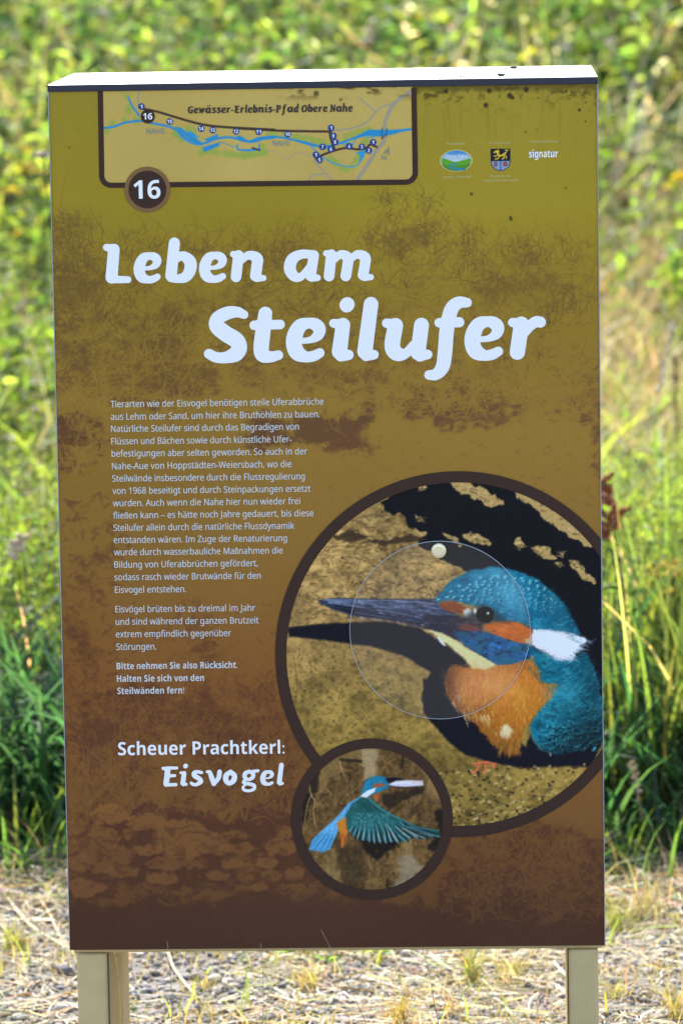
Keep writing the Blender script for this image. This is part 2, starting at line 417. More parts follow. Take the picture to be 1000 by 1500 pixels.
# ------------------------------------------------------------------ setting: ground
def build_ground():
    xs = np.unique(np.concatenate([np.linspace(-300, -6, 25), np.linspace(-6, 6, 121), np.linspace(6, 300, 25)]))
    ys = np.unique(np.concatenate([np.linspace(-300, -3, 25), np.linspace(-3, 16, 191), np.linspace(16, 60, 45), np.linspace(60, 500, 25)]))
    X, Y = np.meshgrid(xs, ys); Z = ground_z(X, Y)
    Z = Z + np.where((Y > -3) & (Y < 16), 0.006 * (fbm(X, Y, 0.25, 5) - 0.5), 0)
    V = np.stack([X.ravel(), Y.ravel(), Z.ravel()], 1)
    idx = np.arange(X.size).reshape(X.shape)
    F = np.stack([idx[:-1, :-1], idx[:-1, 1:], idx[1:, 1:], idx[1:, :-1]], -1).reshape(-1, 4)
    m, nt, p = new_mat('gravelly_soil')
    tc = N(nt, 'ShaderNodeTexCoord')
    n1 = N(nt, 'ShaderNodeTexNoise'); n1.inputs['Scale'].default_value = 60; n1.inputs['Detail'].default_value = 8
    vo = N(nt, 'ShaderNodeTexVoronoi'); vo.inputs['Scale'].default_value = 70
    nt.links.new(tc.outputs['Object'], n1.inputs['Vector']); nt.links.new(tc.outputs['Object'], vo.inputs['Vector'])
    cr = N(nt, 'ShaderNodeValToRGB')
    cr.color_ramp.elements[0].position = 0.3; cr.color_ramp.elements[0].color = (0.05, 0.045, 0.042, 1)
    cr.color_ramp.elements[1].position = 0.7; cr.color_ramp.elements[1].color = (0.20, 0.18, 0.155, 1)
    nt.links.new(n1.outputs['Fac'], cr.inputs['Fac'])
    # earth, darker and browner, up the bank
    sx = N(nt, 'ShaderNodeSeparateXYZ'); nt.links.new(tc.outputs['Object'], sx.inputs[0])
    mr = N(nt, 'ShaderNodeMapRange'); mr.inputs[1].default_value = 1.9; mr.inputs[2].default_value = 2.8
    nt.links.new(sx.outputs['Y'], mr.inputs[0])
    mx = N(nt, 'ShaderNodeMix', data_type='RGBA'); 
    n3 = N(nt, 'ShaderNodeTexNoise'); n3.inputs['Scale'].default_value = 3.5; n3.inputs['Detail'].default_value = 9; n3.inputs['Roughness'].default_value = 0.75
    nt.links.new(tc.outputs['Object'], n3.inputs['Vector'])
    c3 = N(nt, 'ShaderNodeValToRGB'); c3.color_ramp.elements[0].position = .36; c3.color_ramp.elements[0].color = (.022, .032, .010, 1)
    c3.color_ramp.elements[1].position = .68; c3.color_ramp.elements[1].color = (.085, .095, .028, 1)
    nt.links.new(n3.outputs['Fac'], c3.inputs['Fac']); nt.links.new(c3.outputs['Color'], mx.inputs['B'])
    nt.links.new(mr.outputs[0], mx.inputs['Factor']); nt.links.new(cr.outputs['Color'], mx.inputs['A'])
    nt.links.new(mx.outputs['Result'], p.inputs['Base Color'])
    b = N(nt, 'ShaderNodeBump'); b.inputs['Distance'].default_value = 0.01; b.inputs['Strength'].default_value = 0.8
    nt.links.new(vo.outputs['Distance'], b.inputs['Height']); nt.links.new(b.outputs['Normal'], p.inputs['Normal'])
    p.inputs['Roughness'].default_value = 0.9
    return tag(make_mesh('ground', V, F, m, None, None, True), kind='structure')
build_ground()

# ------------------------------------------------------------------ the sign
def box_vf(x0, x1, y0, y1, z0, z1):
    V = [(x, y, z) for z in (z0, z1) for y in (y0, y1) for x in (x0, x1)]
    F = [(0, 2, 3, 1), (4, 5, 7, 6), (0, 1, 5, 4), (2, 6, 7, 3), (0, 4, 6, 2), (1, 3, 7, 5)]
    return V, F
def add_box(name, b, mat, parent, bevel=0.0, segs=2):
    V, F = box_vf(*b); o = make_mesh(name, V, F, mat, parent)
    if bevel:
        md = o.modifiers.new('bevel', 'BEVEL'); md.width = bevel; md.segments = segs; md.limit_method = 'NONE'
    return o
sign = tag(empty('information_sign', (0, 0, LEG)), 'tall brown and olive information board with kingfisher pictures on two steel legs', 'sign')
LIP = 0.0105
# cabinet behind the printed front: side sheets, back sheet and bottom tray in one folded body
add_box('cabinet', (-W / 2 + 0.0012, W / 2 - 0.0012, 0.0015, D - 0.004, 0.001, H - LIP - 0.001), M['cabinet'], sign)
capo = add_box('cap', (-W / 2 - 0.001, W / 2 + 0.001, 0.0006, D, H - 0.009, H), M['cap'], sign, 0.001)
add_box('shaded_lip', (-W / 2 - 0.0012, W / 2 + 0.0012, -0.0035, 0.0003, H - LIP, H - 0.0005), M['cap_edge'], capo, 0.0006)  # front lip of the cap as a dark strip, its shade put into the colour
add_box('bottom_flange', (-W / 2 + 0.004, W / 2 - 0.004, 0.012, D - 0.02, -0.007, 0.0), M['steel'], sign, 0.001)
for xa, xb in ((-0.3915, -0.346), (0.346, 0.3905)):
    V, F = box_vf(xa, xb, 0.006, D - 0.012, -LEG - 0.10, -0.0075)
    lg = make_mesh('leg', V, F, M['steel'], sign)
    md = lg.modifiers.new('bevel', 'BEVEL'); md.width = 0.005; md.segments = 3; md.limit_method = 'NONE'
    s = -1 if xa > 0 else 1
    xs_ = xb if xa < 0 else xa
    add_box('seam', (min(xs_, xs_ + 0.0012 * s), max(xs_, xs_ + 0.0012 * s), 0.018, 0.036, -LEG - 0.1, -0.012), M['cap_edge'], lg)

for xa in (-W / 2 - 0.0009, W / 2 - 0.0003):
    add_box('edge_strip', (xa, xa + 0.0012, -0.0022, 0.0012, 0.001, H - LIP - 0.001), mat_plain('raw_sheet_edge', (0.30, 0.31, 0.36), .5, .2, .4), sign)
# --- background print of the front sheet
OCH = [(120, (150, 137, 46)), (300, (154, 137, 40)), (450, (143, 120, 42)), (600, (146, 116, 48)), (800, (140, 106, 48)), (1000, (130, 87, 43)), (1200, (121, 84, 44)), (1400, (94, 62, 42))]
BRN = [(120, (124, 110, 40)), (330, (108, 84, 42)), (450, (99, 74, 40)), (600, (97, 68, 46)), (800, (102, 66, 40)), (1000, (94, 57, 35)), (1200, (86, 53, 37)), (1400, (76, 51, 40))]
def ramp(tab, y):
    ys = [t[0] for t in tab]
    return np.stack([np.interp(y, ys, [t[1][k] for t in tab]) for k in range(3)], -1)

bgc = Canvas(-W / 2, W / 2, 0.0, H - LIP, 0.0013)
def paint_background(c):
    X, Y = c.X, c.Y
    mk = np.zeros(X.shape)
    n1 = fbm(X, Y, 60, 1); n2 = fbm(X, Y, 18, 2, 6); n3 = fbm(X, Y, 6, 3, 3); n4 = fbm(X, Y, 140, 9, 4)
    XW = X + 90 * (fbm(X, Y, 70, 91, 5) - .5) + 14 * (n3 - .5); YW = Y + 75 * (fbm(X, Y, 55, 93, 6) - .5) + 16 * (fbm(X, Y, 9, 95, 4, 14) - .5)
    def region(x0, x1, y0, y1, sx, sy):
        return sstep(x0 - sx, x0 + sx, XW) * (1 - sstep(x1 - sx, x1 + sx, XW)) * sstep(y0 - sy, y0 + sy, YW) * (1 - sstep(y1 - sy, y1 + sy, YW))
    den = np.zeros(X.shape)
    den = np.maximum(den, 0.62 * region(60, 150, 310, 480, 40, 25))
    den = np.maximum(den, 0.55 * region(180, 460, 345, 480, 90, 30))
    den = np.maximum(den, 0.60 * region(545, 640, 300, 400, 30, 40))
    den = np.maximum(den, 0.52 * region(600, 900, 350, 470, 80, 40))
    den = np.maximum(den, 0.68 * region(60, 330, 440, 600, 60, 25))
    den = np.maximum(den, 0.55 * region(300, 900, 470, 590, 60, 30))
    den = np.maximum(den, 0.80 * region(60, 152, 600, 705, 40, 25))
    den = np.maximum(den, 0.82 * region(350, 575, 590, 670, 40, 28))
    den = np.maximum(den, 0.62 * region(560, 900, 560, 630, 60, 20))
    den = np.maximum(den, 0.58 * region(850, 900, 540, 720, 20, 30))
    den = np.maximum(den, 0.42 * region(60, 190, 720, 1010, 50, 30))
    den = np.maximum(den, 0.55 * region(100, 165, 900, 985, 30, 30))
    den = np.maximum(den, 0.42 * region(200, 430, 880, 1000, 50, 40))
    den = np.maximum(den, 0.62 * region(60, 480, 1010, 1190, 60, 25))
    den = np.maximum(den, 0.75 * region(640, 900, 1200, 1400, 40, 25))
    den = np.maximum(den, 0.98 * region(60, 900, 1302, 1440, 40, 40))
    den = np.maximum(den, 0.74 * region(90, 470, 1185, 1300, 30, 10))
    n5 = fbm(X + 30 * n1, Y + 30 * n2, 14, 19, 5, 5)
    nz = 0.38 * n1 + 0.30 * n5 + 0.18 * n2 + 0.14 * n3
    head = region(60, 900, 330, 575, 10, 25)
    mk = sstep(0.46, 0.66 + .03 * head, nz + (den - 0.5) * 0.62 + 0.07 * (n4 - 0.5))
    mk = mk * (0.74 + 0.22 * den) * (1 - .30 * head)
    mk = mk * sstep(285, 345, Y)
    # stones along the foot of the bank
    st = np.zeros(X.shape)
    stones = [(160,1192,27,15),(212,1204,34,14),(268,1228,50,27),(140,1228,42,20),(108,1214,20,12),(146,1256,46,25),(112,1262,20,16),(312,1238,22,16),(345,1222,22,8),
              (215,1246,24,9),(240,1266,34,10),(285,1264,26,9),(340,1263,18,11),(352,1243,26,9),(392,1262,16,8),(412,1240,24,14),(398,1284,13,9),(236,1286,26,9),(180,1276,26,9),
              (128,1300,30,12),(432,1280,16,10),(420,1218,16,8),(318,1282,18,7),(360,1284,14,7),(100,1240,16,10),(380,1300,14,6),(190,1222,14,7)]
    stc = []
    for x, y, rx, ry in stones:
        k = 8; a0 = rng.random() * 6
        P = [(x + rx * math.cos(t) * (0.80 + 0.35 * rng.random()), y + ry * math.sin(t) * (0.80 + 0.35 * rng.random())) for t in np.linspace(0, 2 * math.pi, k, endpoint=False) + a0]
        stc.append(P)
    oc, br = ramp(OCH, Y), ramp(BRN, Y)
    c.rgb = oc * (1 - mk[..., None]) + br * mk[..., None]
    c.rgb = c.rgb * (0.955 + 0.05 * sstep(100, 700, X))[..., None]
    c.rgb += (fbm(X, Y, 220, 12, 2)[..., None] - 0.5) * 10 + (n3[..., None] - 0.5) * 5
    g0 = np.random.default_rng(3)
    def col(tab, y, k=1.0): return ramp(tab, np.array([y]))[0] * k
    # grass printed on the bank: pale blades over brown and brown blades over pale
    def tuft(x, y, n, L, spread, tab, w=1.1, al=0.7, up=-1.0, curl=0.6):
        for _ in range(n):
            a = g0.normal(0, spread); l = L * (0.5 + g0.random()); cu = g0.normal(0, curl)
            x0 = x + g0.normal(0, 7); y0 = y + g0.normal(0, 4)
            p1 = (x0 + math.sin(a) * l * .5, y0 + up * math.cos(a) * l * .5)
            p2 = (x0 + math.sin(a + cu) * l, y0 + up * math.cos(a + cu) * l)
            c.stroke([(x0, y0), p1, p2], w, col(tab, y0), w * .4, al * (0.5 + .5 * g0.random()), 0.6, 4)
    def field(n, x0, x1, y0, y1, L, spread, tab, **k):
        for _ in range(n): tuft(x0 + g0.random() * (x1 - x0), y0 + g0.random() * (y1 - y0), 7, L, spread, tab, **k)
    field(200, 80, 870, 365, 600, 34, 1.2, BRN, al=.55, w=1.5)
    field(230, 80, 870, 370, 612, 38, 1.2, OCH, al=.85, w=1.5)
    field(80, 80, 870, 480, 600, 46, 1.3, OCH, al=.9, w=1.4)
    field(70, 80, 870, 350, 560, 30, 1.0, BRN, al=.75, w=1.4)
    field(40, 560, 870, 520, 612, 44, .9, OCH, al=.95, w=1.7)
    field(26, 85, 155, 580, 705, 34, .6, OCH, al=.8, w=1.6)
    field(34, 70, 145, 325, 430, 24, .9, BRN, al=.7, w=1.4)
    field(34, 540, 645, 285, 390, 22, .9, BRN, al=.7, w=1.3)
    field(34, 180, 470, 335, 390, 20, .9, BRN, al=.55, w=1.3)
    field(24, 650, 870, 335, 400, 20, .9, BRN, al=.55, w=1.3)
    field(110, 110, 460, 1030, 1195, 30, .8, OCH, al=.75, w=1.6)
    field(110, 110, 460, 1010, 1190, 28, .8, BRN, al=.7, w=1.5)
    field(30, 110, 460, 1120, 1200, 44, .5, OCH, al=.9, w=2.2)
    field(90, 640, 880, 1225, 1350, 32, .8, OCH, al=.8, w=1.9)
    field(10, 110, 470, 1290, 1330, 14, .9, OCH, al=.25)
    # tall thin stems rising into the plain olive top
    for _ in range(60):
        x = 90 + g0.random() * 780; y = 360 + g0.random() * 60; l = 40 + 60 * g0.random() * (1 if 540 < x < 650 else .5)
        c.stroke([(x, y), (x + g0.normal(0, 6), y - l * .5), (x + g0.normal(0, 14), y - l)], 1.0, col(BRN, 400), .4, .5, .6, 4)
    c.stroke([(88, 312), (92, 278), (101, 246)], 1, (112, 100, 46), .6, .6)
    # fallen leaves bottom right, blotches on the bank left
    for _ in range(95):
        x, y = 640 + 240 * g0.random(), 1230 + 120 * g0.random(); a = g0.random() * 3.1; r = 3 + 4 * g0.random()
        c.stroke([(x, y), (x + math.cos(a) * r * 1.4, y + math.sin(a) * r * 1.4)], r, col(OCH, y), r * .5, .5, .8)
    for _ in range(160):
        x, y = 95 + 90 * g0.random() ** 1.3, 720 + 300 * g0.random(); a = g0.normal(.4, .8); r = 2 + 5 * g0.random()
        c.stroke([(x, y), (x + math.cos(a) * r * 2.0, y + math.sin(a) * r * 2.0)], r, col(BRN, y), r * .3, .45, 1.0)
    for _ in range(150):
        x, y = 190 + 240 * g0.random(), 880 + 130 * g0.random(); r = 1 + 2 * g0.random()
        c.stroke([(x, y), (x + 7 * g0.random(), y + 3 * g0.normal())], r, col(BRN, y), r * .3, .5, .8)
    for _ in range(120):
        x, y = 480 + 390 * g0.random(), 640 + 110 * g0.random(); r = .8 + 1.6 * g0.random()
        c.stroke([(x, y), (x + 6 * g0.normal(), y + 5 * g0.random())], r, col(BRN, y), r * .3, .4, .8)
    for P, (x, y, rx, ry) in zip(stc, stones):
        c.poly(np.array(P) + (2, 5), col(BRN, y, .95), 2.5, .7, 4, 9, int(y), n=2)
        k = 1.02 + .14 * g0.random()
        c.poly(P, col(OCH, y, k), 1.6, .72, 6, 11, int(x), n=2)
    sb = slice(None), slice(None)
    bx_ = sstep(85, 130, X) * (1 - sstep(420, 490, X)) * sstep(1170, 1200, Y) * (1 - sstep(1290, 1315, Y))
    c.blend(sb, bx_ * sstep(.50, .66, n5) * .55, col(BRN, 1240, .97)); c.blend(sb, bx_ * sstep(.55, .68, n2) * .45, col(OCH, 1240, 1.04))
    for _ in range(220):   # soft pale speckle under the water line
        x, y = 110 + 760 * g0.random(), 1300 + 80 * g0.random()
        c.dot(x, y, .6 + 1.4 * g0.random(), col(OCH, y, 1.02), .22)
    c.stroke([(232, 1318), (250, 1326), (276, 1316)], 4, (112, 70, 40), 1.5, .6, 1.5)
    # algae along the upper edge and little specks of dirt (real dirt on the sheet)
    ye = Y + .0113 * (X - 872) - 124
    al = sstep(.47, .60, fbm(X, Y, 7, 31, 4, 5)) * sstep(.40, .58, fbm(X, Y, 46, 32, 3, 18)) * (1 - sstep(6, 34, ye + 16 * (n2 - .5))) * sstep(330, 520, X)
    al = np.maximum(al, (1 - sstep(3, 13, ye + 12 * (n3 - .5))) * sstep(380, 560, X) * .75)
    al = np.maximum(al, sstep(.60, .70, fbm(X, Y, 6, 33, 3, 9)) * (1 - sstep(10, 60, ye)) * sstep(600, 680, X) * .5)
    run = sstep(0.62, 0.80, fbm(X, Y, 5, 41, 3, 90)) * (1 - sstep(150, 260, Y)) * sstep(560, 640, X) * .16
    c.blend((slice(None), slice(None)), np.clip(np.maximum(al * .8, run), 0, 1), (74, 66, 26))
    for x, y, r in ((711, 154, 3.6), (746, 140, 4.0), (750, 143, 3), (848, 161, 2.3), (690, 284, 2.2), (748, 321, 2.4), (747, 318, 1.6), (770, 131, 4), (653, 134, 3), (716, 133, 3.5), (786, 190, 1), (769, 193, 1.2), (857, 178, 1.3), (857, 150, 1.3), (102, 216, 1.2), (828, 275, 1.4)):
        c.dot(x, y, r, (50, 44, 28), .85, .9)
    for _ in range(90):
        c.dot(80 + 790 * g0.random(), 130 + 1240 * g0.random(), .4 + .6 * g0.random(), (60, 48, 30), .4, .6)
paint_background(bgc)
front = bgc.mesh('front_sheet', 1, sign)

# --- map at the top
BEIGE = (184, 164, 92)
def rrect(X, Y, x0, x1, y0, y1, r):
    # picture pixels, following the slight slope of the sign in the picture
    Xs = X - (Y - 200) * 0.016; Ys = Y + (X - 380) * 0.0108
    cx, cy = (x0 + x1) / 2, (y0 + y1) / 2
    qx = np.abs(Xs - cx) - ((x1 - x0) / 2 - r); qy = np.abs(Ys - cy) - ((y1 - y0) / 2 - r)
    return np.hypot(np.maximum(qx, 0), np.maximum(qy, 0)) + np.minimum(np.maximum(qx, qy), 0) - r
u0, v1 = px_panel(146, 262); u1, _ = px_panel(612, 262)
_, vlow = px_panel(380, 276)
mpc = Canvas(float(u0), float(u1), float(vlow), H - LIP - 0.0005, 0.0009)
def Z1(pts): return [(50 + x / 2.857, 80 + y / 2.857) for x, y in pts]
def Z2(pts): return [(350 + x / 3.448, 90 + y / 3.448) for x, y in pts]
def paint_map(c):
    X, Y = c.X, c.Y
    c.rgb[:] = np.array(BEIGE) + (fbm(X, Y, 120, 77, 3)[..., None] - .5) * 14 + (fbm(X, Y, 5, 78, 2)[..., None] - .5) * 5
    G = (142, 164, 72)
    for x, y in Z1([(390,175),(402,218),(395,235),(330,288),(305,318),(380,274),(430,272),(600,335),(615,352),(590,330),(645,310),(665,320),(700,410),(720,405),(745,402),(765,410),(800,415),(825,416),(850,420),(880,424),(905,420),(940,412),(965,408)]):
        c.dot(x, y, 5.5, G, .75, 1.4)
    for x, y in Z2([(20,472),(50,470),(80,468),(128,458),(118,430),(150,370),(180,366),(230,368),(285,383),(310,385),(340,388),(370,395),(400,402),(430,408),(540,378),(570,368),(600,355),(630,352),(655,345),(640,400),(630,410),(462,490),(480,505),(490,518),(520,540),(545,545),(570,528),(590,500),(605,485),(620,465)]):
        c.dot(x, y, 5.0, G, .75, 1.3)
    RO = (152, 148, 134)
    c.stroke(Z2([(590,608),(650,520),(700,440),(733,400),(735,330),(750,270),(790,205),(870,150)]), 5.5, RO)
    c.stroke(Z2([(475,348),(560,340),(640,310),(690,255),(720,230),(770,215)]), 2.6, RO)
    c.stroke(Z2([(610,185),(640,212),(685,252)]), 2.2, RO)
    c.stroke(Z2([(380,500),(430,560),(480,606)]), 2.6, RO); c.stroke(Z2([(350,606),(370,575),(430,568)]), 2.4, RO)
    c.stroke(Z2([(130,452),(180,455),(240,490),(300,460),(370,482)]), 1.0, RO)
    c.stroke(Z1([(440,150),(436,185),(438,212)]), 1.4, (120, 140, 150))
    B = (38, 136, 200); B2 = (44, 146, 208)
    c.stroke(Z1([(395,180),(412,215),(440,255)]), 2.4, B, 3.0)
    c.stroke(Z1([(292,307),(340,300),(380,285),(450,277),(490,286),(560,300),(600,318),(640,352),(700,373),(760,353),(820,346),(880,361),(920,364),(960,352),(1005,347)]), 3.2, B)
    c.stroke(Z1([(600,322),(620,348),(660,372),(700,378)]), 2.0, B2)
    c.poly(Z1([(588,302),(612,305),(700,366),(690,376),(640,345)]), B)
    c.poly(Z1([(640,318),(660,324),(690,345),(680,350),(650,335)]), B2)
    c.poly(Z1([(712,355),(768,332),(772,345),(725,362)]), B); c.poly(Z1([(704,388),(778,366),(774,382),(712,408)]), B)
    c.poly(Z1([(845,340),(870,342),(884,358),(850,352)]), B); c.poly(Z1([(955,345),(1000,340),(1000,352),(960,356)]), B)
    c.stroke(Z1([(780,366),(820,380),(850,388)]), .9, B); c.stroke(Z1([(850,378),(856,398),(905,398),(945,394)]), 2.2, B); c.stroke(Z1([(940,396),(944,375)]), 1, B)
    c.stroke(Z1([(915,392),(944,400)]), 1.8, (50, 50, 60))
    c.stroke(Z2([(0,385),(50,405),(100,387),(180,381),(250,390),(330,411),(420,430),(490,418),(560,395),(650,370),(740,362),(820,350),(880,340)]), 3.0, B)
    c.poly(Z2([(0,372),(20,385),(50,400),(110,380),(70,410),(10,402)]), B)
    c.poly(Z2([(280,395),(330,402),(410,425),(470,425),(440,440),(340,420)]), B)
    c.poly(Z2([(560,392),(655,345),(720,345),(780,345),(865,338),(780,368),(700,380),(640,374)]), B)
    c.stroke(Z2([(0,445),(40,450),(100,445)]), 2.2, B); c.stroke(Z2([(100,445),(100,415)]), 1, B); c.stroke(Z2([(68,436),(104,448)]), 2, (50, 50, 60))
    c.stroke(Z2([(510,415),(545,412),(575,418),(560,430),(530,422)]), 1.6, B2); c.stroke(Z2([(575,410),(590,395)]), 1.2, B2)
    c.stroke(Z2([(365,430),(420,480),(480,515),(560,532),(600,522),(622,485),(640,450)]), 1.6, B2)
    c.poly(Z2([(588,460),(640,447),(625,490),(607,512),(610,475)]), B2); c.stroke(Z2([(640,385),(680,380),(700,365)]), 1.2, B2)
    c.stroke(Z2([(720,392),(735,372)]), 1.5, (50, 70, 90)); c.stroke(Z2([(722,335),(720,385)]), 1.2, (60, 70, 80)); c.stroke(Z2([(746,338),(744,380)]), 1.2, (60, 70, 80))
    PA = (66, 50, 44)
    c.stroke(Z1([(450,225),(520,240),(600,264),(690,289),(760,300),(860,307),(1005,314)]), 3.4, PA)
    c.stroke(Z2([(0,338),(120,345),(250,351),(465,354)]), 3.4, PA, n=3); c.stroke(Z2([(458,352),(463,390),(484,448)]), 3.2, PA)
    c.stroke(Z2([(388,490),(440,465),(530,438),(600,444),(640,438),(662,420),(695,432)]), 3.2, PA)
    c.poly(Z2([(722,470),(757,428),(760,474),(744,462)]), (134, 126, 112))
    al = sstep(0.52, 0.72, fbm(X, Y, 22, 36, 5, 8)) * (1 - sstep(132, 152, Y)) * sstep(340, 460, X)
    c.blend((slice(None), slice(None)), al * .8, (78, 68, 34))
    c.dot(463, 137, 4, (60, 54, 30), .7, 1.5); c.dot(499, 146, 2.5, (80, 72, 40), .6, 1.5)
paint_map(mpc)
mp = mpc.mesh('map_print', 2, sign, rrect(mpc.X, mpc.Y, 150, 605.5, 60, 268, 11) < 0.5)
sdf_shape('map_border', lambda X, Y: np.maximum(np.abs(rrect(X, Y, 148.5, 607, 60, 269, 14)) - 3.9, 121.5 + (872 - X) * .0113 + 3.6 - Y), 135, 620, 118, 285, 1.5, 3, M['ink_brown'], mp)

DOTS = [('1',207.5,156),('15',249,178),('14',295,188.5),('13',311.8,190.6),('12',345.8,192.4),('11',379,193),('10',421.6,196.7),('1',484.9,187.2),('9',488.3,199),('8',490.7,208),('7',472.4,215),('6',484.6,218.5),('5',468,234),('1',462.5,226.6),('4',511.2,214.4),('3',529.8,215),('2',540,220.5),('1',546.3,208.3)]
for t, x, y in DOTS:
    mk = sdf_shape('stop_marker', lambda X, Y: np.hypot(X - x, Y - y) - 4.9, x - 6, x + 6, y - 6, y + 6, 0.8, 3, M['ink_dot'], mp)
    hw = 1.5 if len(t) == 1 else 3.3
    nb = text_line([(t, x - hw, y + 2.5, x + hw, 7.2)], 'stop_number', 4, M['ink_white'], mp, 0.0, True)
    b = bmesh.new(); b.from_mesh(mk.data); n0 = len(b.faces); b.from_mesh(nb.data); b.faces.ensure_lookup_table()
    for f in b.faces[n0:]: f.material_index = 1
    b.to_mesh(mk.data); b.free(); mk.data.materials.append(M['ink_white'])
    bpy.data.objects.remove(nb)                      # the number is printed on its marker
sdf_shape('current_stop_marker', lambda X, Y: np.hypot(X - 216.8, Y - 170.5) - 10.2, 204, 230, 158, 184, 0.7, 5, M['ink_brown'], mp)
text_line([('16', 210.2, 175.0, 223.6, 13.0)], 'current_stop_number', 6, M['ink_white'], mp, 0.0, True)
gi = mat_plain('grey_blue_ink', tuple(lin((118, 142, 140))), .5, 0, .3)
for it in (('NAHE', 215, 196, 242, 10.5), ('NAHE', 399.5, 213.5, 425, 10.5)): text_line([it], 'river_name', 4, gi, mp, 0.005)
text_line([('N', 558.8, 234.5, 565.6, 9.5)], 'north_letter', 4, gi, mp, 0.01)

def word_chains(text, xa, xb, base, unit_guess, gap=0.13, space=0.55):
    x = 0; placed = []
    for ch in text:
        if ch == ' ': x += space; continue
        placed.append((ch, x)); x += glyph_right(ch) + gap
    k = (xb - xa) / (x - gap)
    out = []
    for g, x0 in placed:
        for s in GL[g]:
            P = spline(s, 5) if len(s) > 2 else np.array(s, float)
            px = xa + (x0 + P[:, 0]) * k
            out.append(np.column_stack([px, base - 0.0108 * (px - xa) - P[:, 1] * unit_guess, P[:, 2] * unit_guess]))
    return out
sdf_shape('map_title', chains_sdf(word_chains('Gewässer-Erlebnis-Pfad Obere Nahe', 275.3, 516.5, 166.3, 8.6, .10, .42), -0.15), 272, 520, 146, 174, 0.55, 4, M['ink_title'], mp)

# --- number badge
bd = sdf_shape('number_badge', lambda X, Y: np.hypot(X - 216.3, Y - 277.5) - 33.5, 180, 253, 241, 314, 1.2, 4, mat_plain('badge_brown_ink', tuple(lin((128, 92, 48))), .5, 0, .3), sign)
sdf_shape('badge_centre', lambda X, Y: np.hypot(X - 216.3, Y - 277.5) - 27.6, 186, 247, 247, 308, 1.2, 5, M['ink_brown'], bd)
text_line([('16', 196.3, 291.0, 235.6, 38.0)], 'badge_number', 6, M['ink_white'], bd, 0.0, True)

# --- headline
b1 = lambda x: 415.0 - 0.0085 * (x - 150)
ch = letters([('L', 151.2), ('e', 196.3), ('b', 242.7), ('e', 292.0), ('n', 337.0), ('a', 415.8), ('m', 473.0)], 45.2, b1)
b2 = lambda x: 530.9 - 0.0085 * (x - 298)
ch += letters([('S', 298.8), ('t', 365.4), ('e', 419.2), ('i', 482.2), ('l', 523.0), ('u', 559.2), ('f', 621.6), ('e', 680.2), ('r', 743.2)], 64.5, b2)
sdf_shape('headline', chains_sdf(ch), 146, 806, 340, 562, 1.1, 2, M['ink_white'], sign)
b3 = lambda x: 1152.3 - 0.0085 * (x - 236)
ch3 = letters([('E', 236.2), ('i', 262.6), ('s', 277.9), ('v', 300.8), ('o', 326.9), ('g', 352.4), ('e', 380.8), ('l', 404.9)], 23.5, b3)
sdf_shape('bird_name', chains_sdf(ch3, -0.5), 230, 424, 1110, 1166, 0.6, 2, M['ink_white'], sign)
text_line([('Scheuer Prachtkerl:', 173.5, 1106.2, 416.8, 28.0)], 'subheading', 2, M['ink_white'], sign, 0.0, True)

BODY = [("Tierarten wie der Eisvogel benötigen steile Uferabbrüche", 596.6, 474), ("aus Lehm oder Sand, um hier ihre Bruthöhlen zu bauen.", 615, 468.3), ("Natürliche Steilufer sind durch das Begradigen von", 632.8, 437.7),
 ("Flüssen und Bächen sowie durch künstliche Ufer-", 651, 427), ("befestigungen aber selten geworden. So auch in der", 669, 450), ("Nahe-Aue von Hoppstädten-Weiersbach, wo die", 687.4, 427),
 ("Steilwände insbesondere durch die Flussregulierung", 705.5, 446.5), ("von 1968 beseitigt und durch Steinpackungen ersetzt", 723.6, 455), ("wurden. Auch wenn die Nahe hier nun wieder frei", 741.6, 439.8),
 ("fließen kann – es hätte noch Jahre gedauert, bis diese", 759.6, 459.2), ("Steilufer allein durch die natürliche Flussdynamik", 777.6, 431), ("entstanden wären. Im Zuge der Renaturierung", 795.6, 420.4),
 ("wurde durch wasserbauliche Maßnahmen die", 813.5, 414.2), ("Bildung von Uferabbrüchen gefördert,", 831.7, 377.6), ("sodass rasch wieder Brutwände für den", 850, 382), ("Eisvogel entstehen.", 868.4, 273),
 ("Eisvögel brüten bis zu dreimal im Jahr", 897, 374), ("und sind während der ganzen Brutzeit", 915.2, 379), ("extrem empfindlich gegenüber", 933.5, 338.8), ("Störungen.", 952, 229.4)]
xs0 = lambda y: 162.2 + (y - 596.6) * 0.0238
text_line([(t, xs0(y), y, xe, 13.7) for t, y, xe in BODY], 'body_text', 2, M['ink_soft'], sign, fat=0.009)
text_line([(t, xs0(y), y, xe, 13.9) for t, y, xe in (("Bitte nehmen Sie also Rücksicht.", 980.3, 348), ("Halten Sie sich von den", 998.7, 299), ("Steilwänden fern!", 1016.6, 270.3))], 'bold_text', 2, M['ink_soft'], sign, 0.0, True)

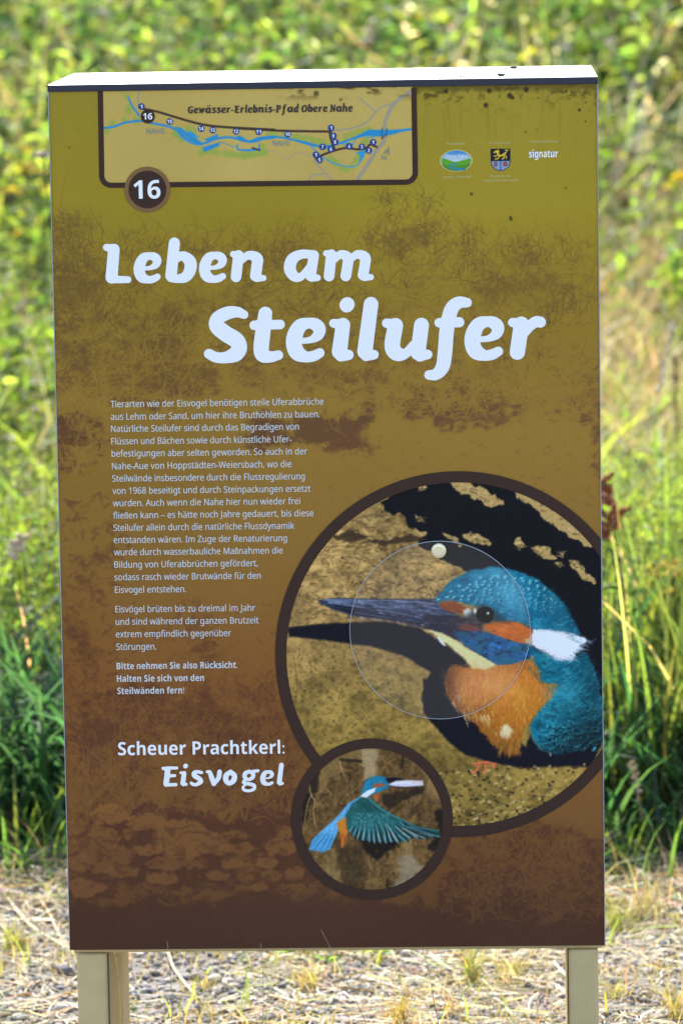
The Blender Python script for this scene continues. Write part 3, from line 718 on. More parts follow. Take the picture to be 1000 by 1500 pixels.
# --- logos
def px_canvas(x0, x1, y0, y1, step):
    ua, va = px_panel(x0, y1); ub, vb = px_panel(x1, y0)
    return Canvas(float(ua), min(float(ub), W / 2 - 0.0006), float(va), float(vb), step)
c = px_canvas(642, 696, 214, 258, 0.0007)
X, Y = c.X, c.Y; c.rgb[:] = (150, 142, 52)
oval = np.hypot((X - 667.8) / 24.0, (Y - 235.3 + (X - 667.8) * .02) / 16.3) - 1
S = (slice(None), slice(None))
c.blend(S, np.clip(.5 - oval * 12, 0, 1), (186, 190, 130)); inn = np.clip(.5 - (oval + .09) * 12, 0, 1)
sk = np.array((48, 122, 196)) * (1 - sstep(218, 238, Y))[..., None] + np.array((190, 210, 225)) * sstep(218, 238, Y)[..., None]
c.rgb = c.rgb * (1 - inn[..., None]) + sk * inn[..., None]
c.blend(S, inn * sstep(-.6, .6, Y - (231.5 + 5.5 * np.sin(np.clip((X - 646) / 22, 0, 1) * 3.14 * .5) ** 2 - np.maximum(X - 668, 0) * .26)), (92, 158, 52))
c.blend(S, inn * sstep(-.6, .6, Y - (243 - .004 * (X - 655) ** 2 + .05 * (X - 668))) * .6, (70, 130, 50))
c.blend(S, np.clip(.5 - (np.abs(oval + .12) - .03) * 12, 0, 1) * (Y > 240) * .8, (44, 92, 50))
c.stroke([(669, 239), (659, 242), (663, 246), (676, 248), (687, 251)], 1.6, (40, 130, 196), 3.0)
ov = c.mesh('region_logo', 2, sign, oval < 0.03)
text_line([('Obere Nahe', 651.5, 231.2, 684, 6.8)], 'logo_lettering', 3, M['ink_white'], ov, 0.004)
c = px_canvas(715, 751, 214, 254, 0.0007)
X, Y = c.X, c.Y
def shield(X, Y, g=0.0):
    Ys = Y + (X - 732) * .011
    return np.maximum(np.abs(X - 732.6) - (14.4 - g), np.maximum(218 + g - Ys, np.where(Ys > 236, np.hypot(X - 732.6, Ys - 236) - (14.4 - g), -99)))
c.rgb[:] = (24, 34, 44)
ins = np.clip(.5 - shield(X, Y, 1.0) / 1.0, 0, 1)
c.blend(S, ins * (Y > 235.2), (128, 156, 190))
LI = (222, 188, 52)
for P, w in (([(723.5,223),(727,222),(729,226),(733,228),(737,226),(740,224)], 2.4), ([(729,226),(726,229),(723,228)], 1.5), ([(731,228),(729,232),(725,233)], 1.7), ([(736,227),(738,231),(735,233)], 1.7), ([(737,226),(741,229),(741,232)], 1.4), ([(739,224),(742,221),(739,219.6),(744,219.8)], 1.1), ([(726,221.5),(729,220.5),(730,223)], 2.0)):
    c.stroke(P, w, LI, soft=.5)
c.stroke([(732.6, 236), (732.6, 250)], 1.4, (30, 70, 150)); c.dot(725.5, 240.5, 2.6, (130, 52, 70), ry=3.4); c.dot(739.5, 240.5, 3.2, (128, 44, 66)); c.dot(725.5, 240.5, 1, (120, 150, 190)); c.dot(739.5, 240.5, 1, (190, 150, 80))
c.stroke([(719, 235.6), (746, 235.3)], 1.0, (24, 34, 44))
c.mesh('coat_of_arms', 2, sign, shield(X, Y) < 0.4)
text_line([('signatur', 774.3, 230.8, 816.5, 15.5)], 'studio_name', 2, M['ink_white'], sign, 0.0, True)
for it in (('Projektträger', 653, 212.2, 682, 5.6), ('Projektpartner:', 716, 211.2, 748, 5.6), ('Umsetzung/Gestaltung', 776, 209.2, 816, 5.6), ('Landkreis Birkenfeld', 648, 261.3, 690, 5.6), ('Ortsgemeinde', 716.5, 259.8, 747.5, 5.6), ('Hoppstädten-Weiersbach', 706, 266.2, 759.5, 5.6)): text_line([it], 'logo_caption', 2, M['ink_pale'], sign, 0.0)

# --- the two round pictures
CX, CY, RO_, RI = 671.0, 958.0, 268.0, 251.5
SX, SY, SO, SI = 544.5, 1199.5, 118.3, 103.5
def bigd(X, Y): return np.hypot(X - CX, Y - CY)
def smalld(X, Y): return np.hypot(X - SX, Y - SY)
def K(pts): return [(620 + x / 3.846, 780 + y / 3.846) for x, y in pts]
def Z7(pts): return [(400 + x / 2, 680 + y / 2) for x, y in pts]
def Z8(pts): return [(400 + x / 2, 1000 + y / 2) for x, y in pts]
def Z5(pts): return [(420 + x / 4, 1080 + y / 4) for x, y in pts]
def inside(P, n, g):
    P = np.asarray(P); out = []
    lo, hi = P.min(0), P.max(0)
    while len(out) < n:
        q = lo + g.random((n * 2, 2)) * (hi - lo)
        d = poly_sdf(q[:, 0], q[:, 1], P)
        out += [tuple(p) for p in q[d < -0.5]]
    return out[:n]
def plumage(c, P, n, g, flow, L, w, cols, al=0.5, taper=0.3):
    """many short feather strokes that follow flow(x, y) (an angle, picture axes)"""
    for x, y in inside(P, n, g):
        a = flow(x, y) + g.normal(0, .22); l = L * (.5 + g.random()); k = cols[g.integers(len(cols))]
        b = a + g.normal(0, .25)
        c.stroke([(x, y), (x + math.cos(a) * l * .5, y + math.sin(a) * l * .5), (x + math.cos(a) * l * .5 + math.cos(b) * l * .5, y + math.sin(a) * l * .5 + math.sin(b) * l * .5)], w * (.6 + .7 * g.random()), k, w * taper, al * (.5 + .5 * g.random()), .7, 3)

bc = px_canvas(416, 900, 700, 1216, 0.0010)
def paint_bird(c):
    X, Y = c.X, c.Y; g = np.random.default_rng(8)
    f1 = fbm(X, Y, 70, 51); f2 = fbm(X, Y, 20, 52, 5, 14); f3 = fbm(X, Y, 6, 53, 3); f4 = fbm(X, Y, 34, 54, 5, 10)
    t = sstep(900, 1080, Y)
    rock = np.array((176, 146, 92)) * (1 - t[..., None]) + np.array((150, 126, 66)) * t[..., None]
    c.rgb = rock * (0.66 + 0.46 * f1 + 0.55 * (f2 - .5) + 0.5 * (f3 - .5))[..., None]
    lite = sstep(.52, .68, f4) * (1 - sstep(770, 860, Y)) ; c.blend(S, lite * .5, (196, 170, 112))
    crack = sstep(.50, .53, f4) * (1 - sstep(.53, .57, f4)) * (1 - sstep(900, 1000, Y)); c.blend(S, crack * .55, (70, 52, 34))
    for _ in range(420):
        x = 425 + 260 * g.random(); y = 715 + 190 * g.random() ** .9; a = g.normal(.25, .5); l = 3 + 9 * g.random()
        c.stroke([(x, y), (x + math.cos(a) * l, y + math.sin(a) * l)], 1.4 + 2.4 * g.random(), [(88, 68, 42), (206, 182, 124), (112, 88, 52), (60, 46, 32)][g.integers(4)], .6, .5)
    for _ in range(260):
        x = 425 + 220 * g.random(); y = 940 + 160 * g.random(); a = g.random() * 3; l = 2 + 5 * g.random()
        c.stroke([(x, y), (x + math.cos(a) * l, y + math.sin(a) * l)], 1.2 + 2 * g.random(), [(100, 84, 46), (176, 152, 92), (80, 66, 40)][g.integers(3)], .6, .4)
    sp = sstep(.62, .70, f3 * .6 + f2 * .4) * sstep(880, 960, Y); c.blend(S, sp * .5, (84, 72, 42))
    DK = (19, 20, 27); DKB = (22, 22, 34)
    # dark hollow top and right with a ragged edge
    c.poly(Z7([(310,110),(360,78),(470,40),(560,20),(760,20),(960,200),(980,760),(860,700),(760,560),(600,330),(520,292),(470,270),(425,225),(440,200),(400,180),(380,150),(330,140)]), DK, 1.2, 1, 9, 16, 5)
    c.poly(Z7([(250,232),(290,215),(330,222),(400,205),(450,220),(400,232),(330,236)]), (52, 40, 30), 1.5, .8, 5, 10, 6)
    c.poly(Z7([(180,215),(230,190),(260,205),(300,212),(240,228)]), (46, 36, 28), 1.5, .8, 6, 9, 16)
    for P in ([(515,52),(560,50),(610,70),(672,108),(650,124),(610,112),(575,90),(545,82)], [(712,84),(760,100),(830,140),(905,195),(945,238),(900,232),(850,196),(800,168),(770,130),(730,108)],
              [(704,232),(722,218),(740,244),(716,250)], [(752,246),(790,238),(822,262),(826,280),(790,278)], [(822,288),(845,288),(842,300)], [(862,280),(890,286),(925,325),(945,350),(900,335)], [(548,206),(590,200),(628,222),(630,240),(580,228)], [(838,250),(850,262),(848,276)], [(418,150),(440,158),(446,172),(424,166)], [(430,70),(445,66),(440,76)], [(500,205),(540,215),(548,238),(520,226)]):
        c.poly(Z7(P), (176, 150, 98), 1.0, .95, 6, 9, int(P[0][0]), 4)
        P2 = np.array(Z7(P)); 
        for x, y in inside(P2, 16, g): c.stroke([(x, y), (x + g.normal(0, 5), y + g.normal(0, 2))], 2.2, [(86, 70, 46), (206, 184, 130), (60, 50, 36)][g.integers(3)], .8, .6)
    # shadow of bill and body on the rock
    c.poly(Z7([(42,478),(110,470),(235,462),(330,462),(430,480),(520,540),(570,580),(540,600),(506,640),(440,640),(462,610),(380,560),(300,535),(225,525),(120,512),(46,505)]), DKB, 1.8, 1, 2, 12, 21)
    c.poly(Z7([(462,610),(500,585),(600,590),(660,760),(800,880),(945,850),(940,890),(870,884),(720,890),(640,872),(560,840),(500,800),(455,740),(432,690)]), DKB, 2.2, 1, 3, 14, 22)
    c.poly(Z8([(440,-10),(600,100),(740,200),(760,120),(960,180),(945,215),(870,240),(720,246),(560,212),(500,160),(440,90)]), DKB, 2.0, 1, 4, 12, 23)
    # gritty ground at the foot
    for _ in range(520):
        x = 560 + 330 * g.random(); y = 1105 + 110 * g.random() ** .8
        if y < 1122 + (x - 760) * -.05: continue
        k = [(52, 46, 34), (40, 36, 30), (178, 156, 100), (196, 176, 122), (96, 82, 48)][g.integers(5)]
        c.poly([(x + 2.6 * math.cos(a) * (.5 + g.random()), y + 2.0 * math.sin(a) * (.5 + g.random())) for a in np.linspace(0, 5.2, 5)], k, .8, .8)
    for _ in range(180):
        x = 430 + 160 * g.random(); y = 960 + 130 * g.random(); c.dot(x, y, .6 + 1.6 * g.random(), (74, 64, 40), .55)
    c.stroke(Z7([(255,170),(270,250),(250,300),(262,380)]), 1.2, (96, 76, 48), .8, .6); c.stroke(Z7([(60,560),(70,640),(64,720)]), 1.5, (88, 70, 44), .8, .6)
    # bill
    BL = (50, 58, 80)
    bill = Z7([(130,397),(180,391),(240,393),(350,394),(472,394),(500,410),(545,446),(540,476),(500,494),(455,484),(400,470),(330,456),(240,446),(170,424),(138,409)])
    c.poly(bill, BL, 1.4, 1, 1.2, 5, 24)
    c.poly(Z7([(160,416),(240,428),(340,442),(450,462),(520,476),(500,490),(455,480),(400,466),(330,452),(240,442)]), (26, 28, 42), 1.5, .8)
    for _ in range(26):
        x = 250 + 200 * g.random(); c.stroke(Z7([(x, 447 + (x - 250) * .12), (x + 9, 452 + (x - 250) * .13)]), 1.6, [(150, 104, 84), (180, 170, 170), (60, 50, 56)][g.integers(3)], .8, .7)
    for P, k, w in (([(150,397),(240,398),(360,400),(465,404)], (120, 138, 172), 1.8), ([(240,408),(340,412),(460,420),(510,440)], (86, 100, 136), 1.6), ([(236,404),(300,406),(350,407)], (160, 172, 200), 1.4), ([(180,414),(260,424),(400,440),(510,465)], (16, 18, 28), 1.6),
                    ([(240,434),(330,448),(430,462)], (110, 122, 156), 1.2), ([(380,420),(450,434),(505,452)], (60, 74, 110), 2), ([(330,430),(420,446),(500,468)], (130, 138, 168), .9), ([(250,400),(262,410)], (200, 205, 214), 2.2), ([(400,404),(470,410)], (150, 164, 196), 1.1)):
        c.stroke(Z7(P), w, k, w * .5, .9)
    for _ in range(130):
        x = 150 + 360 * g.random(); y = 398 + 60 * g.random() * ((x - 100) / 400); c.stroke(Z7([(x, y), (x + 34, y + 4)]), 1.2, [(150, 164, 196), (24, 26, 40), (96, 112, 150), (120, 132, 160)][g.integers(4)], .5, .6)
    for _ in range(60):
        x = 250 + 260 * g.random(); y = 400 + 70 * g.random() * ((x - 200) / 300); c.stroke(Z7([(x, y), (x + 28, y + 5)]), 1, [(130, 140, 170), (20, 22, 34), (80, 94, 130)][g.integers(3)], .4, .6)
    c.poly(Z7([(440,440),(540,444),(560,470),(600,500),(560,520),(500,505),(440,480)]), (36, 36, 54), 1.5, .95)
    for _ in range(46):
        x = 300 + 230 * g.random(); y = 438 + (x - 300) * .14 + g.normal(0, 7); c.stroke(Z7([(x, y), (x + 14, y + 3)]), 1.1, [(150, 160, 190), (96, 70, 60), (20, 20, 30), (60, 80, 120)][g.integers(4)], .5, .7)
    # body and wing
    body = K([(600,640),(740,710),(830,722),(905,670),(950,740),(985,860),(1010,1000),(1010,1180),(850,1232),(720,1246),(650,1215),(606,1150),(598,1090),(640,1010),(720,925),(755,850),(660,855),(630,740)])
    c.poly(body, (20, 104, 128), 1.2, 1, 2, 6, 31)
    ba = lambda x, y: 1.25 + .012 * (700 - x)
    c.blend(S, sstep(.45, .62, f2) * .35 * np.clip(.5 - poly_sdf(X, Y, body), 0, 1), (10, 56, 78)); c.blend(S, sstep(.52, .66, fbm(X, Y, 26, 57)) * .4 * np.clip(.5 - poly_sdf(X, Y, body), 0, 1), (56, 156, 178))
    plumage(c, body, 620, g, ba, 9, 2.0, [(16, 84, 108), (34, 132, 156), (24, 112, 140), (50, 154, 176), (12, 62, 84)], .6)
    wing = K([(605,1110),(640,1040),(720,960),(860,930),(1000,930),(1000,1180),(850,1232),(720,1246),(640,1200)])
    plumage(c, wing, 260, g, lambda x, y: 1.0, 7, 2.8, [(10, 44, 58), (14, 58, 74), (44, 146, 164), (24, 116, 136)], .6)
    for _ in range(90):
        x, y = K([(690 + 300 * g.random(), 1090 + 140 * g.random())])[0]
        c.dot(x, y, 1 + 1.4 * g.random(), (66, 160, 176), .7); c.dot(x + 2, y + 2.5, 1.6, (8, 26, 36), .7)
    c.stroke(K([(600,1090),(612,1160),(660,1215),(720,1244)]), 1.6, (120, 130, 96), .8, .7)
    c.stroke(K([(712,1240),(714,1256)]), 1.8, (150, 170, 170))
    # breast
    br = K([(155,748),(270,762),(400,745),(580,714),(640,750),(660,850),(752,850),(722,915),(640,1005),(565,1100),(545,1180),(545,1245),(480,1252),(380,1185),(280,1065),(205,1010),(135,905),(122,820)])
    c.poly(br, (176, 108, 42), 1.6, 1, 3, 7, 33)
    for x, y in inside(br, 720, g):
        u = (x - 650) / 160; v = (y - 970) / 140
        a = 1.75 - .5 * u + g.normal(0, .25); l = 7 * (.5 + g.random())
        pal = [(196, 122, 52), (206, 140, 72), (160, 90, 36), (188, 112, 44)] if v < .35 else [(178, 124, 38), (196, 146, 52), (142, 92, 30), (168, 112, 34)]
        if u < .12 and g.random() < .35: pal = [(150, 78, 44), (212, 150, 100), (128, 70, 40)]
        c.stroke([(x, y), (x + math.cos(a) * l * .5, y + math.sin(a) * l * .5), (x + math.cos(a + .2) * l, y + math.sin(a + .2) * l)], 2.0, pal[g.integers(len(pal))], .6, .6, .8, 3)
    c.poly(K([(380,780),(520,770),(560,830),(480,900),(360,900),(330,830)]), (214, 146, 76), 7, .45)
    c.poly(K([(120,830),(160,760),(190,900),(240,1010),(330,1090),(260,1050),(190,1000)]), (120, 62, 40), 4, .5)
    for x0, y0, k in ((460, 1110, (236, 220, 176)), (340, 1040, (222, 200, 150)), (250, 1020, (206, 180, 130)), (180, 940, (200, 160, 120))):
        for _ in range(18):
            x, y = x0 + g.normal(0, 20), y0 + g.normal(0, 24); c.stroke(K([(x, y), (x + 10, y + 26)]), 1.6, k, .6, .7)
    c.poly(K([(440,1095),(470,1075),(498,1110),(470,1165),(440,1140)]), (240, 228, 190), 2.5, .85, 2)
    for _ in range(90):
        x, y = 420 + 130 * g.random(), 1150 + 90 * g.random(); c.stroke(K([(x, y), (x - 6, y + 30)]), 1.3, [(150, 100, 36), (190, 148, 66), (110, 70, 30)][g.integers(3)], .5, .6)
    # throat, cheek
    th = K([(15,545),(105,566),(180,605),(245,655),(330,692),(412,746),(345,772),(272,764),(222,704),(150,640),(110,610),(60,570)])
    c.poly(th, (222, 204, 150), 1.4, 1, 2, 6, 35)
    plumage(c, th, 90, g, lambda x, y: .75, 7, 1.6, [(238, 226, 186), (206, 180, 120), (226, 200, 140)], .6)
    c.poly(K([(75,585),(95,590),(128,640),(110,635),(90,615)]), (226, 226, 222), .8)
    ck = K([(165,560),(330,555),(395,575),(610,640),(600,705),(500,738),(412,746),(322,692),(235,640)])
    c.poly(ck, (18, 82, 138), 1.2, 1, 2, 6, 36)
    plumage(c, ck, 240, g, lambda x, y: .35, 7, 1.6, [(20, 96, 160), (26, 100, 190), (12, 56, 96), (26, 124, 168), (18, 110, 150), (40, 130, 226)], .6)
    # head
    cr = K([(62,376),(110,320),(160,266),(270,212),(400,190),(520,212),(640,262),(740,345),(805,420),(850,500),(885,575),(760,565),(615,545),(520,500),(400,490),(330,415),(250,405),(150,378),(90,392)])
    c.poly(cr, (22, 104, 136), 1.4, 1, 3, 5, 37)
    c.blend(S, sstep(.50, .64, fbm(X, Y, 22, 58)) * .5 * np.clip(.5 - poly_sdf(X, Y, cr), 0, 1), (54, 150, 182))
    plumage(c, cr, 520, g, lambda x, y: -.35 + (x - 640) * .008, 9, 1.8, [(18, 84, 114), (30, 128, 160), (44, 146, 180), (14, 64, 88), (24, 110, 146)], .6)
    for r in range(9):
        for q in range(16):
            t = q / 15; x = 84 + 640 * t + g.normal(0, 7); y = 392 - 182 * math.sin(min(t * 1.9 + .06, 1.55)) + r * 19 + 190 * max(0, t - .5) + g.normal(0, 5)
            if poly_sdf(np.array([x]), np.array([y]), [(62,376),(110,320),(160,266),(270,212),(400,190),(520,212),(640,262),(740,345),(760,470),(560,480),(330,400),(250,395),(150,372),(90,388)])[0] > -4: continue
            xx, yy = K([(x, y)])[0]
            c.dot(xx, yy, 2.3 - .08 * r, (150, 208, 220), .8 - .05 * r, .9, 1.6); c.dot(xx + 2.2, yy + 1.6, 1.3, (10, 52, 76), .55, .9)
    c.poly(K([(420,300),(520,300),(600,400),(560,480),(450,440)]), (60, 150, 186), 9, .35)
    lr = K([(88,392),(165,382),(240,418),(222,462),(160,446),(100,428)]); c.poly(lr, (126, 66, 34), 1.4, 1, 2, 5, 38)
    plumage(c, lr, 60, g, lambda x, y: .4, 6, 1.4, [(150, 84, 44), (96, 48, 28), (176, 104, 60)], .6)
    c.poly(K([(222,440),(250,424),(276,442),(262,470),(232,474)]), (206, 206, 204), 1.8, .9)
    c.poly(K([(160,470),(230,478),(330,500),(330,560),(240,545),(140,520)]), (44, 40, 52), 2, .8)
    ro = K([(185,512),(240,515),(300,526),(312,552),(250,556),(196,540)]); c.poly(ro, (196, 104, 70), 1.4, .95, 2, 5, 39)
    plumage(c, ro, 40, g, lambda x, y: .2, 6, 1.2, [(216, 130, 96), (150, 64, 44)], .6)
    ea = K([(326,522),(420,500),(530,500),(608,545),(602,632),(540,622),(470,604),(390,572)]); c.poly(ea, (186, 96, 34), 1.3, 1, 2, 6, 40)
    plumage(c, ea, 130, g, lambda x, y: .3, 8, 1.6, [(206, 118, 50), (164, 80, 26), (196, 106, 38), (220, 140, 70)], .6)
    c.poly(K([(570,600),(606,590),(604,640),(575,625)]), (226, 196, 150), 2, .8)
    ne = K([(614,543),(700,546),(800,556),(905,590),(922,610),(880,640),(905,655),(850,680),(838,722),(800,712),(770,716),(740,704),(660,660),(606,628)])
    c.poly(ne, (226, 228, 240), 1.3, 1, 3, 5, 41)
    plumage(c, ne, 110, g, lambda x, y: .35, 10, 1.5, [(244, 244, 250), (200, 204, 224), (232, 234, 246)], .6)
    inb = lambda P, w=6: sstep(0, w, -poly_sdf(X, Y, P))
    c.poly(K([(235,470),(300,505),(400,500),(480,505),(440,470),(405,440),(330,405),(285,420)]), (16, 44, 62), 5, .75, 3, 8, 61)
    c.poly(K([(60,480),(160,470),(330,505),(320,560),(230,600),(120,560)]), (36, 34, 50), 7, .55, 4, 8, 62)
    plumage(c, K([(120,480),(330,500),(420,560),(340,610),(220,600),(140,560)]), 90, g, lambda x, y: .3, 6, 1.3, [(20, 24, 38), (150, 76, 52), (60, 90, 130), (24, 60, 90), (190, 110, 80)], .7)
    kk = 1 - np.clip(.5 - poly_sdf(X, Y, ck), 0, 1)
    c.blend(S, (1 - kk) * .35, (16, 88, 120)); c.blend(S, (1 - kk) * sstep(.42, .58, fbm(X, Y, 16, 63, 4, 10)) * .75, (14, 92, 116)); c.blend(S, (1 - kk) * sstep(.52, .68, fbm(X, Y, 9, 64, 4, 6)) * .6, (10, 36, 64)); c.blend(S, (1 - kk) * sstep(.62, .74, fbm(X, Y, 12, 65, 4, 8)) * .7, (44, 124, 210))
    plumage(c, K([(560,600),(640,650),(760,720),(700,790),(620,730)]), 70, g, lambda x, y: .8, 9, 1.6, [(20, 96, 120), (44, 130, 150), (10, 60, 80)], .7)
    plumage(c, K([(560,720),(640,740),(680,850),(760,850),(720,900),(620,800)]), 90, g, lambda x, y: 1.1, 9, 1.8, [(176, 116, 40), (120, 84, 40), (40, 96, 104), (150, 92, 34)], .65)
    plumage(c, K([(700,540),(830,560),(930,600),(900,660),(840,740),(740,720),(820,690),(860,620)]), 60, g, lambda x, y: .5, 8, 1.4, [(30, 110, 132), (90, 150, 170), (196, 204, 222), (16, 70, 92)], .65)
    c.poly(K([(640,620),(760,690),(840,700),(780,722),(680,680)]), (176, 184, 208), 5, .55)
    c.poly(K([(125,800),(260,765),(400,760),(420,860),(300,960),(170,940)]), (212, 150, 104), 14, .40)
    plumage(c, br, 160, g, lambda x, y: 1.6, 8, 1.4, [(226, 176, 116), (232, 190, 130), (140, 82, 38)], .45)
    # rounded form: the far side of breast, back and crown falls away into the dark
    sh = lambda P, a, b, k: c.blend(S, np.clip(.5 - poly_sdf(X, Y, P), 0, 1) * sstep(0, 1, ((X - a[0]) * (b[0] - a[0]) + (Y - a[1]) * (b[1] - a[1])) / ((b[0] - a[0]) ** 2 + (b[1] - a[1]) ** 2)) * k, (20, 16, 18))
    sh(br, (700, 1010), (662, 1090), .30); sh(br, (690, 1000), (648, 990), .40); sh(body, (820, 980), (884, 1000), .30); sh(body, (800, 1060), (830, 1112), .45); sh(cr, (760, 880), (842, 860), .30)
    c.poly(K([(430,250),(540,270),(590,350),(560,430),(440,400),(360,330)]), (104, 182, 210), 14, .38); c.poly(K([(250,230),(400,205),(500,225),(400,260),(280,270)]), (90, 170, 200), 7, .4)
    plumage(c, cr, 150, g, lambda x, y: -.2, 6, 1.6, [(96, 186, 208), (70, 166, 196)], .5); plumage(c, body, 200, g, ba, 7, 1.8, [(84, 176, 192), (60, 156, 178), (8, 40, 56)], .55)
    c.poly(K([(700,900),(800,820),(880,860),(860,980),(760,1010)]), (60, 156, 178), 16, .40); c.poly(K([(330,860),(480,820),(540,900),(420,980)]), (226, 166, 98), 14, .40); c.poly(K([(480,900),(600,860),(640,930),(540,1020)]), (206, 160, 62), 12, .35)
    for P0 in (br, body, cr, ne):   # ragged feather edge
        Q = spline(np.vstack([P0, P0[:1]]), 6)
        for (x, y), (x2, y2) in zip(Q[:-1], Q[1:]):
            if x > 868 or g.random() < .35: continue
            jx, jy = int(np.argmin(np.abs(X[c.nv // 2] - x))), int(np.argmin(np.abs(Y[:, c.nu // 2] - y)))
            cc = c.rgb[max(jy - 3, 0):jy + 4, max(jx - 3, 0):jx + 4].reshape(-1, 3).mean(0)
            a = math.atan2(y2 - y, x2 - x) + g.normal(0, .5); c.stroke([(x, y), (x + math.cos(a) * 5, y + math.sin(a) * 5)], 2.2, cc, .5, .6, 1.0)
    # eye
    ex, ey = K([(347, 463)])[0]
    c.dot(ex, ey, 14.5, (70, 84, 96), .8, 1.2, 13.0); c.dot(ex, ey, 13.2, (12, 10, 12), 1, .8, 12.0)
    c.dot(ex - .5, ey + 1, 11, (30, 20, 18), .5, 3); c.dot(*K([(349, 462)])[0], 7.5, (4, 4, 6)); c.dot(*K([(362, 454)])[0], 1.8, (235, 235, 235)); c.dot(*K([(289, 440)])[0], 2.6, (222, 216, 190), .9, 1, 4)
    # foot
    for P in ([(590,238),(620,232),(650,238)], [(600,245),(595,258),(580,264)], [(620,240),(622,254),(612,262)], [(640,238),(648,248)]):
        c.stroke(Z8(P), 4.2, (188, 92, 62), 2.6, .95); c.stroke(Z8(P), 1.6, (222, 140, 104), 1, .6)
    for P in ([(572,258),(578,270)], [(598,262),(602,274)]): c.stroke(Z8(P), 3.4, (26, 30, 40), 1.4)
    r0 = c.rgb.copy()
    for ax in (0, 1):
        r0 = (np.roll(r0, 1, ax) + 2 * r0 + np.roll(r0, -1, ax)) / 4
    gr = fbm(X, Y, 2.2, 66, 2)[..., None]
    c.rgb = .55 * r0 + .45 * c.rgb
    c.rgb = 124 + (c.rgb * (0.94 + .12 * gr) - 116) * 1.14
    for i in range(34):   # tiny credit along the rim: too small to read
        x = 695 + i * 2.4; y = 1195 - i * .82
        if i % 7 != 5: c.stroke([(x, y), (x + 1.4, y - .9 - (i % 3) * .5)], .8, (206, 196, 160), .8, .55)
paint_bird(bc)
photo = bc.mesh('kingfisher_picture', 3, sign, (bigd(bc.X, bc.Y) < RI + 5) & (smalld(bc.X, bc.Y) > SI + 4))

